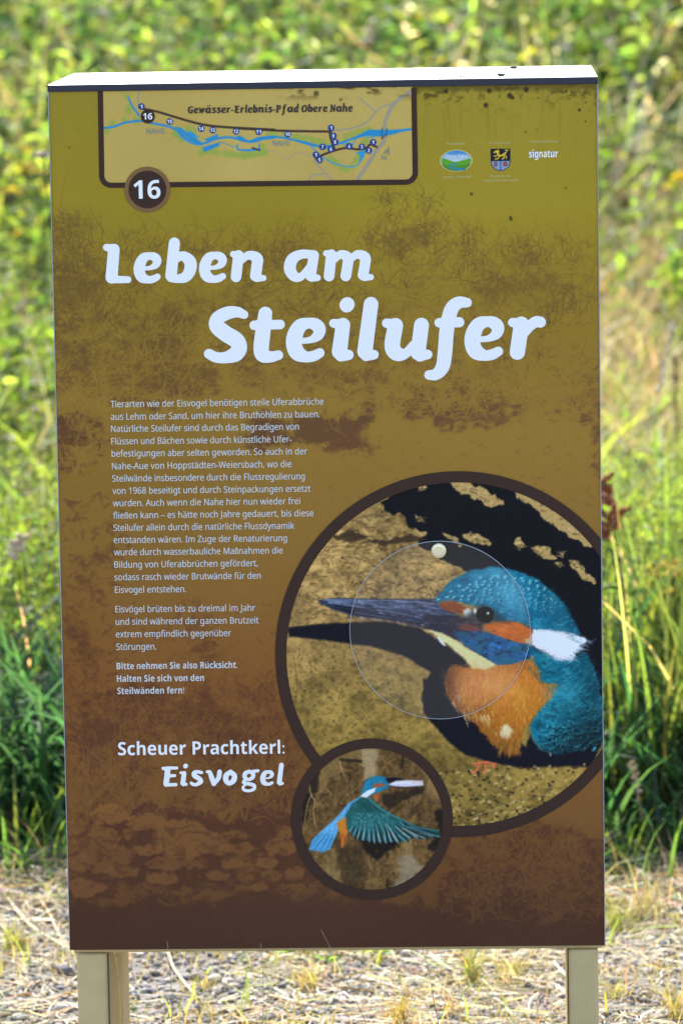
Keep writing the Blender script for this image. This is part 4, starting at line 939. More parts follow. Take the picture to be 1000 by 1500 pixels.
smc = px_canvas(436, 654, 1092, 1308, 0.0008)
def paint_flight(c):
    X, Y = c.X, c.Y; g = np.random.default_rng(9)
    f1 = fbm(X, Y, 30, 61, 5, 60); f2 = fbm(X, Y, 9, 62, 5, 16); f3 = fbm(X, Y, 4, 63, 3)
    c.rgb = np.array((128, 100, 62)) * (0.58 + .55 * f1 + .8 * (f2 - .5) + .6 * (f3 - .5))[..., None]
    c.blend(S, sstep(.55, .7, f1) * .45, (146, 128, 84)); c.blend(S, sstep(.56, .7, f2) * .5, (58, 46, 32))
    DK = (30, 26, 26)
    c.poly(Z5([(130,240),(180,190),(200,260),(170,330),(130,420),(100,520),(80,500),(90,380)]), DK, 2, .8, 6, 10, 3)
    c.poly(Z5([(190,180),(300,100),(440,60),(440,130),(310,130),(300,200),(200,300)]), (134, 112, 70), 3, .6, 5, 9, 4)
    c.poly(Z5([(440,60),(540,50),(530,130),(520,200),(500,245),(455,245),(436,150)]), (168, 150, 118), 3, .75, 7, 9, 5)
    c.poly(Z5([(310,122),(440,132),(440,150),(360,142),(312,140)]), (46, 36, 28), 1.2, .9)
    c.poly(Z5([(660,190),(675,90),(690,95),(684,180)]), (50, 40, 30), 1, .9)
    for P, w in (([(310,140),(322,190),(340,230)], 2), ([(130,260),(140,330),(165,380),(155,440),(170,520)], 2), ([(150,330),(120,400),(90,600)], 1.6), ([(480,720),(484,760)], 1.4), ([(230,300),(260,330)], 1.5)):
        c.stroke(Z5(P), w, (176, 152, 104), w * .6, .85)
    c.poly(Z5([(560,330),(640,320),(760,290),(820,296),(800,330),(720,350),(640,400),(600,420),(560,380)]), (44, 36, 30), 2, .85, 4, 10, 6)
    c.poly(Z5([(720,420),(790,380),(760,440),(720,470)]), (58, 46, 34), 2, .7, 3, 10, 6)
    c.poly(Z5([(420,590),(600,600),(720,560),(640,640),(580,680),(540,722),(490,700),(440,650)]), DK, 2.5, .95, 5, 10, 7)
    c.poly(Z5([(870,440),(925,400),(935,520),(900,640),(850,680),(820,640),(880,560)]), DK, 2, .85, 6, 10, 8)
    c.poly(Z5([(300,640),(440,640),(470,760),(420,900),(330,880),(310,760)]), (48, 40, 30), 5, .6, 8, 14, 9)
    c.poly(Z5([(640,720),(720,680),(800,760),(720,860),(620,890),(660,800)]), (148, 142, 128), 4, .55, 9, 10, 10)
    c.poly(Z5([(800,190),(870,220),(920,380),(860,370),(820,300)]), (150, 124, 82), 3, .6, 6, 10, 11)
    for _ in range(240):
        x, y = 440 + 210 * g.random(), 1095 + 210 * g.random(); c.stroke([(x, y), (x + g.normal(0, 1.5), y + 6 * g.random())], 1.4, [(58, 46, 32), (156, 136, 92), (84, 68, 44)][g.integers(3)], .6, .5)
    # bird
    back = Z5([(470,345),(430,345),(360,385),(300,460),(200,550),(150,600),(130,655),(215,670),(252,655),(290,570),(330,480),(400,390),(450,370)])
    c.poly(back, (92, 160, 210), 1.0)
    plumage(c, back, 90, g, lambda x, y: 2.3, 8, 1.6, [(130, 190, 232), (70, 140, 196), (110, 176, 224)], .6)
    tail = Z5([(200,560),(150,600),(130,655),(215,670),(250,650),(280,590)]); c.poly(tail, (66, 140, 192), 1.5, .8)
    for i in range(6): c.stroke(Z5([(270 - i * 8, 570 - i * 3), (235 - i * 18, 655)]), 1.2, [(40, 100, 150), (130, 190, 226)][i % 2], .8, .7)
    c.poly(Z5([(292,500),(350,458),(362,530),(345,590),(322,570),(302,545)]), (190, 122, 42), 1.2); c.poly(Z5([(310,565),(345,570),(350,610),(330,642),(318,610)]), (176, 96, 42), 1.2, .95)
    c.stroke(Z5([(325,590),(322,640)]), 2, (200, 120, 60)); c.stroke(Z5([(340,590),(345,626)]), 2, (150, 80, 40))
    wing = Z5([(440,350),(500,362),(560,420),(680,482),(760,522),(880,542),(905,568),(880,580),(800,592),(730,592),(660,612),(560,612),(450,602),(390,572),(352,540),(345,450),(380,385)])
    c.poly(wing, (40, 88, 92), 1.6, 1, 2, 6, 12)
    plumage(c, Z5([(440,350),(500,362),(560,420),(680,482),(640,520),(400,530),(352,520),(345,450),(380,385)]), 150, g, lambda x, y: .75, 6, 1.7, [(44, 116, 116), (24, 70, 70), (60, 134, 130), (30, 96, 104)], .65)
    tips = [(372,556),(395,574),(420,590),(450,600),(484,606),(520,612),(555,612),(590,612),(625,614),(660,610),(694,604),(726,594),(770,590),(815,588),(860,582),(895,570)]
    wi = np.clip(.5 - poly_sdf(X, Y, wing) / 1.5, 0, 1)
    for i, (tx, ty) in enumerate(tips):
        t = i / 15; bx, by = 400 + 330 * t + g.normal(0, 5), 478 + 40 * t + 10 * math.sin(t * 3) + g.normal(0, 6); tx += g.normal(0, 4); ty += g.normal(0, 6)
        lt = [(84, 146, 158), (120, 172, 182), (60, 124, 140), (150, 186, 190)][g.integers(4)]; w = 2.0 + 1.2 * g.random()
        c.stroke(Z5([(bx + 6, by), ((bx + tx) / 2 + 7, (by + ty) / 2), (tx + 6, ty - 4)]), 4.4, [(18, 34, 42), (34, 30, 26), (16, 52, 64)][g.integers(3)], 3.2, .85, 1.0)
        c.stroke(Z5([(bx - 4, by), ((bx + tx) / 2 - 2, (by + ty) / 2 + 2), (tx - 5, ty - 2)]), w, lt, w * .6, .9, 1.0)
        c.stroke(Z5([((bx + tx) / 2 - 4, (by + ty) / 2 + 8), (tx - 8, ty - 4)]), 1.2, (186, 206, 206), .7, .7, .8)
    c.poly(Z5([(360,450),(430,420),(520,440),(640,500),(700,520),(560,540),(420,540),(360,520)]), (40, 104, 108), 6, .55)
    plumage(c, Z5([(360,450),(430,400),(520,430),(660,496),(600,540),(420,550),(360,520)]), 120, g, lambda x, y: .9, 6, 1.5, [(60, 134, 136), (20, 60, 66), (90, 160, 164), (28, 88, 96)], .6)
    c.poly(Z5([(700,510),(780,530),(900,560),(880,582),(780,585)]), (22, 30, 36), 5, .45)
    c.poly(Z5([(440,360),(500,372),(540,420),(470,440),(400,430)]), (26, 66, 62), 6, .5)
    c.stroke(Z5([(480,360),(560,425),(680,486),(760,524),(885,548)]), 2.4, (60, 136, 140), 1.2, .8)
    for _ in range(60):
        x, y = 400 + 200 * g.random(), 440 + 70 * g.random(); c.dot(*Z5([(x, y)])[0], .8, (110, 176, 176), .6)
    c.poly(Z5([(505,330),(545,320),(535,370),(515,375)]), (170, 92, 50), 1.2, .9)
    head = Z5([(436,342),(448,290),(462,250),(520,223),(578,232),(602,262),(594,296),(545,318),(510,330),(470,348)])
    c.poly(head, (34, 116, 152), 1.0)
    plumage(c, head, 70, g, lambda x, y: 2.6, 5, 1.4, [(60, 150, 190), (24, 90, 124), (80, 170, 204)], .6)
    c.poly(Z5([(500,278),(550,266),(585,280),(540,292),(505,292)]), (164, 84, 48), 1.1, .95)
    c.poly(Z5([(430,345),(470,312),(522,294),(512,318),(465,352)]), (230, 236, 246), 1.0)
    c.poly(Z5([(575,238),(640,234),(692,244),(640,254),(596,268)]), (24, 24, 44), .9)
    c.poly(Z5([(594,276),(640,254),(720,250),(795,254),(802,278),(770,286),(700,290),(620,288)]), (196, 198, 218), 1.0); c.stroke(Z5([(620,268),(700,264),(790,268)]), 1.6, (236, 236, 246)); c.stroke(Z5([(740,262),(790,266)]), 3, (206, 176, 166), 2, .7)
    c.stroke(Z5([(596,284),(680,292),(770,288)]), 1.2, (40, 36, 50)); c.dot(*Z5([(584, 246)])[0], 1.7, (10, 10, 14)); c.dot(*Z5([(582, 244)])[0], .6, (200, 200, 200))
    r0 = c.rgb.copy()
    for k_ in range(2):
        for ax in (0, 1): r0 = (np.roll(r0, 1, ax) + 2 * r0 + np.roll(r0, -1, ax)) / 4
    c.rgb = 122 + ((.6 * r0 + .4 * c.rgb) * (0.92 + .16 * fbm(X, Y, 1.8, 67, 2)[..., None]) - 116) * 1.12
    for i in range(22):
        x = 577 + i * 1.9; y = 1298 - i * 1.0
        if i % 6 != 4: c.stroke([(x, y), (x + 1, y - .8)], .8, (186, 178, 160), .8, .5)
paint_flight(smc)
small = smc.mesh('flying_kingfisher_picture', 3, sign, smalld(smc.X, smc.Y) < SI + 5)
sdf_shape('round_frame', lambda X, Y: np.maximum(np.abs(bigd(X, Y) - (RO_ + RI) / 2) - (RO_ - RI) / 2, SO - 1.0 - smalld(X, Y)), 398, 900, 685, 1232, 1.6, 4, M['ink_brown'], photo)
sdf_shape('round_frame', lambda X, Y: np.abs(smalld(X, Y) - (SO + SI) / 2) - (SO - SI) / 2, 422, 668, 1077, 1322, 1.2, 5, M['ink_brown'], small)

# --- clear turning disc over the bird's head, held by one rivet
def lathe(name, prof, seg, mat, parent, loc, axis_y=True, smooth=True):
    V = []; F = []
    for r, h in prof:
        for k in range(seg):
            a = 2 * math.pi * k / seg; V.append((r * math.cos(a), h, r * math.sin(a)))
    n = len(prof)
    for i in range(n - 1):
        for k in range(seg): F.append((i * seg + k, i * seg + (k + 1) % seg, (i + 1) * seg + (k + 1) % seg, (i + 1) * seg + k))
    F.append(tuple(range(seg))[::-1]); F.append(tuple((n - 1) * seg + k for k in range(seg)))
    o = make_mesh(name, V, F, mat, parent); o.location = loc
    bm_fix(o.data); return o
def bm_fix(me):
    b = bmesh.new(); b.from_mesh(me); bmesh.ops.recalc_face_normals(b, faces=b.faces); b.to_mesh(me); b.free()
m = bpy.data.materials.new('clear_acrylic'); m.use_nodes = True; nt = m.node_tree; nt.nodes.clear(); M['acrylic'] = m
out = N(nt, 'ShaderNodeOutputMaterial'); tr = N(nt, 'ShaderNodeBsdfTransparent'); tr.inputs['Color'].default_value = (0.985, 0.985, 0.99, 1)
gl = N(nt, 'ShaderNodeBsdfGlossy'); gl.inputs['Roughness'].default_value = 0.15; df = N(nt, 'ShaderNodeBsdfDiffuse'); df.inputs['Color'].default_value = (0.9, 0.74, 0.62, 1)
a1 = N(nt, 'ShaderNodeMixShader'); a1.inputs[0].default_value = 0.014; nt.links.new(tr.outputs[0], a1.inputs[1]); nt.links.new(df.outputs[0], a1.inputs[2])
a2 = N(nt, 'ShaderNodeMixShader'); a2.inputs[0].default_value = 0.007; nt.links.new(a1.outputs[0], a2.inputs[1]); nt.links.new(gl.outputs[0], a2.inputs[2]); nt.links.new(a2.outputs[0], out.inputs['Surface'])
du, dv = px_panel(644, 922.5)
RD = 0.1333
disc = lathe('clear_disc', [(RD - .0006, -0.0024), (RD, -0.0028), (RD, -0.0046), (RD - .0006, -0.0050)], 96, M['acrylic'], sign, (float(du), 0, float(dv)))
disc['label'] = 'clear plastic disc over the kingfisher\'s head'
V = []; F = []
for k in range(128):      # the disc's frosted sawn edge
    a = 2 * math.pi * k / 128
    for r, h in ((RD - .0004, -.0051), (RD + .0003, -.0051), (RD + .0003, -.0024)): V.append((r * math.cos(a), h, r * math.sin(a)))
for k in range(128):
    q = (k + 1) % 128
    for i in range(2): F.append((k * 3 + i, q * 3 + i, q * 3 + i + 1, k * 3 + i + 1))
make_mesh('frosted_edge', V, F, mat_plain('frosted_edge', (0.42, 0.44, 0.48), .4, 0, .5), disc)
ru, rv = px_panel(642.3, 806)
lathe('rivet', [(.0112, -.0051), (.0112, -.0062), (.0102, -.0074), (.0065, -.0079), (.006, -.0076), (.001, -.0076)], 40, M['rivet'], disc, (float(ru - du), 0, float(rv - dv)))

# ------------------------------------------------------------------ vegetation
def at(px, py, Y):
    """the point at depth Y (world y) that the picture's pixel shows"""
    d = RM @ np.array([(px - 500) / FPX, -(py - 750) / FPX, -1.0]); t = (Y - CAM[1]) / d[1]
    return CAM + d * t
def on_ground(px, py):
    lo, hi = -2.0, 20.0
    for _ in range(40):
        m_ = (lo + hi) / 2; p = at(px, py, m_)
        if p[2] > ground_z(p[0], p[1]): lo = m_
        else: hi = m_
    return at(px, py, (lo + hi) / 2)
def jit(base, n, g, dv=0.25, dh=0.12):
    c = np.array(base)[None] * np.exp(g.normal(0, dv, (n, 1))) * np.exp(g.normal(0, dh, (n, 3)))
    return np.clip(c, 0.004, 0.75)
def blade_arrays(x, y, z, h, w, lean, az, droop, col, g, K=5, tipcol=None):
    n = len(x); t = np.linspace(0, 1, K)[None, :]
    dx, dy = np.cos(az)[:, None], np.sin(az)[:, None]
    out = (lean * h)[:, None] * t ** 1.9
    zz = h[:, None] * (t - droop[:, None] * t ** 2.6)
    cx = x[:, None] + dx * out; cy = y[:, None] + dy * out; cz = z[:, None] + zz
    s = az + math.pi / 2 + g.normal(0, 0.7, n)
    hw = 0.5 * w[:, None] * np.clip(np.minimum(0.55 + 2.2 * t, 1.0) * (1 - t ** 2.2) + 0.03, 0, 1)
    sx, sy = np.cos(s)[:, None] * hw, np.sin(s)[:, None] * hw
    A = np.stack([cx - sx, cy - sy, cz], -1); B = np.stack([cx + sx, cy + sy, cz + 0.15 * hw], -1)
    V = np.stack([A, B], 2).reshape(n, -1, 3)
    base = (np.arange(n) * 2 * K)[:, None]; i = np.arange(K - 1)[None] * 2
    F = np.stack([base + i, base + i + 1, base + i + 3, base + i + 2], -1).reshape(-1, 4)
    Cc = np.repeat(col[:, None, :], 2 * K, 1)
    if tipcol is not None:
        tt = np.repeat(t ** 2, 2, 1)[..., None]; Cc = Cc * (1 - tt) + tipcol[:, None, :] * tt
    return V.reshape(-1, 3), F, Cc.reshape(-1, 3)
class Heap:
    def __init__(s): s.V = []; s.F = []; s.C = []; s.n = 0
    def add(s, V, F, Cc): s.V.append(V); s.F.append(F + s.n); s.C.append(Cc); s.n += len(V)
    def build(s, name, mat, parent=None):
        if len({f.shape[1] for f in s.F}) > 1:
            s.F = [f if f.shape[1] == 3 else np.vstack([f[:, [0, 1, 2]], f[:, [0, 2, 3]]]) for f in s.F]
        return make_mesh(name, np.vstack(s.V), np.vstack(s.F), mat, parent, np.vstack(s.C))
def scatter(n, x0, x1, y0, y1, g, core=1.1, clump=None, thr=0.45):
    """random ground spots, thinner away from the middle, optionally gathered in clumps"""
    X = np.empty(0); Y = np.empty(0)
    while len(X) < n:
        x = g.uniform(x0, x1, n * 3); y = g.uniform(y0, y1, n * 3)
        k = g.random(n * 3) < np.where(np.abs(x - .02) < core, 1, 0.28)
        if clump: k &= fbm(x, y, clump, 71, 3) + g.normal(0, .06, n * 3) > thr
        X = np.concatenate([X, x[k]]); Y = np.concatenate([Y, y[k]])
    return X[:n], Y[:n]
def grass(heap, n, x0, x1, y0, y1, h0, h1, w0, w1, base, g, lean=(.1, .7), droop=(0, .35), clump=None, thr=.45, tip=None, core=1.1, dv=.25):
    x, y = scatter(n, x0, x1, y0, y1, g, core, clump, thr)
    h = g.uniform(h0, h1, n) * np.exp(g.normal(0, .12, n))
    heap.add(*blade_arrays(x, y, ground_z(x, y) - .01, h, g.uniform(w0, w1, n), g.uniform(*lean, n), g.uniform(0, 2 * math.pi, n), g.uniform(*droop, n), jit(base, n, g, dv), g, 6, None if tip is None else jit(tip, n, g)))
def leaf_arrays(P, L, Wd, az, pitch, col, g):
    """pointed leaves folded along the midrib: 4 points, two triangles written as one folded quad pair"""
    n = len(P)
    d = np.stack([np.cos(az) * np.cos(pitch), np.sin(az) * np.cos(pitch), np.sin(pitch)], -1)
    s = np.stack([-np.sin(az), np.cos(az), np.zeros(n)], -1); r = g.normal(0, .5, n)
    up = np.cross(s, d) * -1
    s = s * np.cos(r)[:, None] + up * np.sin(r)[:, None]; up = np.cross(d, s)
    Lc, Wc = L[:, None], Wd[:, None]
    tip = P + d * Lc - up * Lc * .12
    m1 = P + d * Lc * .35 + s * Wc * .5 + up * Wc * .18; m2 = P + d * Lc * .35 - s * Wc * .5 + up * Wc * .18
    q1 = P + d * Lc * .72 + s * Wc * .33 + up * Wc * .05; q2 = P + d * Lc * .72 - s * Wc * .33 + up * Wc * .05
    mid = P + d * Lc * .5
    V = np.stack([P, m1, q1, tip, q2, m2, mid], 1).reshape(-1, 3)
    b = (np.arange(n) * 7)[:, None]
    F = np.concatenate([b + np.array([[0, 1, 2, 6]]), b + np.array([[6, 2, 3, 4]]), b + np.array([[0, 6, 4, 5]])], 0)
    return V, F, np.repeat(col, 7, 0)
def weeds(hl, hs, n, x0, x1, y0, y1, h0, h1, nl, L, base, g, clump=None, thr=.45, core=1.1, stemcol=(.07, .08, .03), dv=.3, wr=.42):
    x, y = scatter(n, x0, x1, y0, y1, g, core, clump, thr); z = ground_z(x, y)
    h = g.uniform(h0, h1, n); az = g.uniform(0, 2 * math.pi, n); lean = g.uniform(0, .35, n)
    hs.add(*blade_arrays(x, y, z - .01, h, np.full(n, .005), lean, az, np.zeros(n), jit(stemcol, n, g), g, 4))
    k = np.repeat(np.arange(n), nl); m = len(k)
    t = g.uniform(.15, 1.0, m)
    P = np.stack([x[k] + np.cos(az[k]) * lean[k] * h[k] * t ** 1.9, y[k] + np.sin(az[k]) * lean[k] * h[k] * t ** 1.9, z[k] + h[k] * t], -1)
    sh = jit((1, 1, 1), n, g, dv * .6, .12)[k] if False else np.exp(g.normal(0, dv * .6, (n, 1)))[k]
    LL = L * g.uniform(.55, 1.35, m) * (1.15 - .5 * t)
    hl.add(*leaf_arrays(P, LL, LL * wr * g.uniform(.7, 1.2, m), g.uniform(0, 2 * math.pi, m), g.normal(.25, .5, m), np.clip(jit(base, m, g, dv * .6, .1) * sh, .004, .7), g))

g = np.random.default_rng(21)
GREEN, BLUEG, LIME, TAN, PALE, OCHRE, DEEP = (.055, .105, .018), (.030, .075, .032), (.11, .15, .022), (.36, .28, .14), (.58, .50, .35), (.30, .20, .05), (.022, .05, .015)
# tall grass at the edge of the gravel
H1 = Heap()
grass(H1, 3000, -2.4, 2.4, 2.22, 2.85, .28, .55, .008, .017, BLUEG, g, (.15, .8), (.05, .45))
grass(H1, 1500, .45, 2.2, 2.20, 2.9, .35, .62, .006, .014, (.075, .105, .02), g, (.08, .5), (0, .25))
grass(H1, 1000, -2.4, -.2, 2.15, 2.6, .30, .52, .009, .019, BLUEG, g, (.3, .9), (.2, .5))
grass(H1, 900, -2.4, 2.4, 1.80, 2.3, .06, .22, .004, .009, (.07, .12, .022), g, (.2, .9), (.0, .4), .22, .50)
grass(H1, 700, -2.4, 2.4, 2.0, 2.35, .15, .40, .007, .014, BLUEG, g, (.3, .9), (.1, .5), .3, .46)
grass(H1, 420, -2.4, 2.4, 1.98, 2.3, .08, .26, .004, .009, LIME, g, (.2, .8), (.0, .4))
grass(H1, 2200, -2.6, 2.6, 2.7, 3.7, .38, .62, .006, .013, (.08, .12, .02), g, (.15, .8), (.05, .45), tip=LIME)
grass(H1, 160, -2.6, 2.6, 2.3, 3.0, .45, .70, .003, .006, TAN, g, (.1, .6), (0, .3))
for sx_ in (-1, 1):
    a_, b_ = sorted((sx_ * 2.3, sx_ * 7.0))
    grass(H1, 3000, a_, b_, 2.15, 3.8, .28, .58, .009, .018, (.06, .10, .022), g, (.15, .8), (.05, .45), core=99, tip=LIME)
tag(H1.build('tall_grass', M['leaf']), 'tall dark green grass behind the board at the edge of the gravel', 'grass', kind='stuff')
# fine leafy undergrowth, lit through
HL = Heap(); HS = Heap()
weeds(HL, HS, 1500, -2.6, 2.6, 2.7, 3.9, .34, .58, 26, .030, (.10, .135, .02), g)
weeds(HL, HS, 700, -2.6, 2.6, 2.5, 3.4, .30, .50, 22, .026, (.06, .11, .02), g)
weeds(HL, HS, 260, -2.6, 2.6, 2.15, 2.5, .12, .30, 12, .030, (.05, .10, .02), g, .3, .5)
# leafy weeds higher on the bank
weeds(HL, HS, 820, -3.2, 3.0, 7.0, 10.5, .35, .75, 24, .085, (.115, .16, .03), g, .9, .47, 1.5, dv=.5)
weeds(HL, HS, 1000, -3.6, 3.4, 9.5, 14.5, .45, 1.0, 26, .10, (.11, .155, .032), g, 1.1, .45, 1.8, dv=.5)
weeds(HL, HS, 800, -3.4, 3.4, 8, 14.5, .4, 1.0, 24, .09, (.035, .07, .022), g, .8, .50, 1.7, dv=.4)
weeds(HL, HS, 260, -3.4, 3.4, 8, 14, .4, .9, 16, .05, (.42, .36, .27), g, .5, .52, 1.6, dv=.4)
weeds(HL, HS, 330, -3.0, -.3, 4.6, 7.4, .30, .60, 24, .060, (.085, .125, .02), g, .5, .44, 1.2, dv=.5)
weeds(HL, HS, 130, .2, 3.0, 6.2, 7.4, .30, .60, 24, .060, (.085, .125, .02), g, .5, .5, 1.2, dv=.5)
weeds(HL, HS, 320, -3.4, 3.4, 6.5, 14, .3, .8, 18, .06, (.24, .20, .03), g, .7, .52, 1.6)
weeds(HL, HS, 900, -6, 6, 14, 19, .8, 1.6, 26, .12, (.06, .10, .02), g, 1.5, .42, 2.2)
weeds(HL, HS, 130, .45, 1.5, 10.6, 12.2, .5, .95, 28, .09, (.022, .045, .014), g, None, .4, 99)  # near-black leaf colour stands in for deep shade at the upper right
for sx_ in (-1, 1):   # the bank goes on to both sides
    a_, b_ = sorted((sx_ * 2.6, sx_ * 10.0))
    weeds(HL, HS, 700, a_, b_, 2.7, 7.5, .35, .65, 18, .07, (.08, .12, .02), g, .9, .40, 99)
    weeds(HL, HS, 900, a_ - .4 * (sx_ > 0), b_, 7, 14.5, .45, 1.0, 20, .11, (.11, .15, .026), g, 1.1, .38, 99)
    weeds(HL, HS, 500, a_ - 2 * (sx_ > 0), b_ + 2 * (sx_ < 0), 14, 24, .8, 1.8, 24, .16, (.06, .10, .02), g, 2.0, .35, 99)
weeds(HL, HS, 500, -8, 8, 19, 28, .9, 1.9, 22, .18, (.06, .10, .02), g, 2.0, .35, 99)
tag(HL.build('undergrowth', M['leaf']), 'dense leafy weeds and low herbs covering the bank behind the board', 'undergrowth', kind='stuff')
tag(HS.build('weed_stems', M['leaf']), 'thin upright stems among the leafy weeds on the bank', 'undergrowth', kind='stuff')
# dry grass on the bank
H2 = Heap()
grass(H2, 9000, -3, 3, 3.9, 8.2, .18, .42, .004, .008, TAN, g, (.2, 1.1), (.1, .6), core=1.4, dv=.35)
grass(H2, 2600, -3, 3, 3.6, 8.2, .25, .5, .003, .006, PALE, g, (.1, .9), (0, .5), core=1.4)
grass(H2, 700, -3.4, 3.4, 8, 13.5, .4, .9, .008, .014, (.62, .56, .46), g, (.1, .8), (0, .4), .5, .52, None, 1.7)
grass(H2, 3000, -3.4, 3.4, 8, 14, .4, .95, .008, .016, (.42, .33, .19), g, (.1, .7), (0, .4), .9, .5, None, 1.7)
grass(H2, 700, .4, 1.6, 6.8, 9.0, .25, .5, .006, .012, (.34, .26, .16), g, (.1, .8), (0, .4))
grass(H2, 2600, .2, 2.2, 5.2, 7.8, .20, .38, .005, .010, (.52, .38, .21), g, (.3, 1.2), (.1, .6))
for sx_ in (-1, 1):
    a_, b_ = sorted((sx_ * 2.6, sx_ * 9.0))
    grass(H2, 5200, a_, b_, 3.2, 13, .25, .6, .008, .016, TAN, g, (.2, 1.0), (.1, .6), core=99, dv=.35)
tag(H2.build('dry_grass', M['straw']), 'straw coloured dry grass on the bank behind the board', 'dry grass', kind='stuff')
H3 = Heap()
grass(H3, 3600, -3, 3, 3.5, 6.0, .22, .5, .005, .010, (.11, .16, .03), g, (.2, 1.0), (.1, .55), .5, .42, LIME, 1.3)
grass(H3, 1500, .25, 1.6, 2.9, 4.6, .35, .62, .008, .014, (.13, .19, .03), g, (.4, 1.2), (.1, .6), None, .4, (.17, .22, .04), 99)
grass(H3, 700, -1.6, -.3, 3.0, 4.6, .35, .6, .008, .014, (.12, .18, .03), g, (.4, 1.2), (.1, .6), None, .4, LIME, 99)
grass(H3, 600, -3.4, 3.4, 7.5, 13.5, .4, .8, .008, .015, (.115, .16, .03), g, (.2, .9), (.0, .45), .6, .44, (.22, .24, .06), 1.7)
grass(H3, 1800, -3, 3, 5.5, 9, .25, .5, .006, .011, (.09, .14, .025), g, (.2, 1.0), (.1, .5), .6, .48, LIME, 1.4)
tag(H3.build('bank_grass', M['leaf']), 'light green arching grass growing through the dry grass', 'grass', kind='stuff')

# gravel and straw litter
def ico(sub):
    b = bmesh.new(); bmesh.ops.create_icosphere(b, subdivisions=sub, radius=1.0)
    V = np.array([v.co for v in b.verts]); F = np.array([[v.index for v in f.verts] for f in b.faces]); b.free(); return V, F
def gravel(n, x0, x1, y0, y1, r0, r1, heap, g, sub, core=1.0):
    IV, IF = ico(sub); x, y = scatter(n, x0, x1, y0, y1, g, core)
    r = r0 * (r1 / r0) ** (g.random(n) ** 2.2)
    q = g.normal(0, 1, (n, 4)); q /= np.linalg.norm(q, axis=1)[:, None]; a, b, c_, d = q.T
    R_ = np.stack([np.stack([1 - 2 * (c_ * c_ + d * d), 2 * (b * c_ - d * a), 2 * (b * d + c_ * a)], -1), np.stack([2 * (b * c_ + d * a), 1 - 2 * (b * b + d * d), 2 * (c_ * d - b * a)], -1), np.stack([2 * (b * d - c_ * a), 2 * (c_ * d + b * a), 1 - 2 * (b * b + c_ * c_)], -1)], 1)
    sc3 = g.uniform(.55, 1.3, (n, 1, 3)) * r[:, None, None]
    rad = np.exp(g.normal(0, .24, (n, len(IV), 1)))
    V = np.einsum('nij,nkj->nki', R_, IV[None] * rad * sc3); V[..., 2] *= .7
    V += np.stack([x, y, ground_z(x, y) + r * .34], -1)[:, None]
    F = (IF[None] + (np.arange(n) * len(IV))[:, None, None]).reshape(-1, 3)
    col = np.array([(.17, .165, .175), (.27, .25, .23), (.10, .10, .115), (.36, .32, .26), (.23, .19, .14)])[g.integers(0, 5, n)] * np.exp(g.normal(0, .22, (n, 1)))
    heap.add(V.reshape(-1, 3), F, np.repeat(col, len(IV), 0))
HG = Heap()
gravel(24000, -2.0, 2.0, 0.2, 2.25, .003, .010, HG, g, 1)
gravel(700, -2.0, 2.0, .3, 1.9, .007, .016, HG, g, 1)
gravel(6000, -3, 3, -2.5, .3, .005, .018, HG, g, 1, 1.4)
tag(HG.build('gravel', M['stone']), 'loose grey gravel under and behind the board', 'gravel', kind='stuff')
def litter(heap, n, x0, x1, y0, y1, g, L0, L1, w, base, lift=.012, clump=None, thr=.5, core=1.0):
    x, y = scatter(n, x0, x1, y0, y1, g, core, clump, thr); L = g.uniform(L0, L1, n); az = g.uniform(0, 2 * math.pi, n); cv = g.normal(0, .5, n)
    K = 4; t = np.linspace(0, 1, K)[None]
    a = az[:, None] + cv[:, None] * t
    cx = x[:, None] + np.cos(a) * L[:, None] * t; cy = y[:, None] + np.sin(a) * L[:, None] * t
    cz = ground_z(cx, cy) + .006 + g.uniform(0, lift, (n, 1)) + g.normal(0, .35, (n, 1)) * np.abs(L[:, None]) * (t - .5) * .35
    cz = np.maximum(cz, ground_z(cx, cy) + .004)
    hw = w * g.uniform(.5, 1.3, (n, 1)) * .5 * np.ones((1, K))
    sx, sy = -np.sin(a) * hw, np.cos(a) * hw; tz = g.normal(0, .5, (n, 1)) * hw
    V = np.stack([np.stack([cx - sx, cy - sy, cz - tz], -1), np.stack([cx + sx, cy + sy, cz + tz], -1)], 2).reshape(-1, 3)
    b = (np.arange(n) * 2 * K)[:, None]; i = np.arange(K - 1)[None] * 2
    F = np.stack([b + i, b + i + 1, b + i + 3, b + i + 2], -1).reshape(-1, 4)
    heap.add(V, F, np.repeat(jit(base, n, g), 2 * K, 0))
HT = Heap()
litter(HT, 4600, -2.0, 2.0, .5, 2.35, g, .02, .10, .0022, (.54, .45, .30), .014, .30, .46)
litter(HT, 3800, -2.0, 2.0, 1.65, 2.45, g, .04, .16, .003, (.46, .39, .27), .03)
litter(HT, 2600, -2.0, 2.0, .4, 2.3, g, .02, .09, .0022, OCHRE, .012, .3, .45)
litter(HT, 1200, -2.5, 2.5, -2.5, .5, g, .03, .12, .003, PALE, .012, .4, .5, 1.4)
grass(HT, 5200, -2.0, 2.0, .5, 2.3, .02, .09, .0014, .0028, (.46, .34, .14), g, (.3, 1.3), (0, .5), .14, .54)
grass(HT, 1500, -2.0, 2.0, 1.5, 2.35, .05, .16, .002, .0038, TAN, g, (.2, 1.2), (0, .5), .22, .46)
tag(HT.build('straw_litter', M['straw']), 'pale dry straw and dead grass scattered over the gravel', 'straw litter', kind='stuff')

HQ = Heap()
grass(HQ, 420, -2.0, 2.0, .7, 2.3, .03, .10, .003, .006, (.13, .16, .03), g, (.2, 1.0), (0, .4), .10, .64)
tag(HQ.build('sparse_green_grass', M['leaf']), 'small green blades sprouting between the gravel stones', 'grass', kind='stuff')

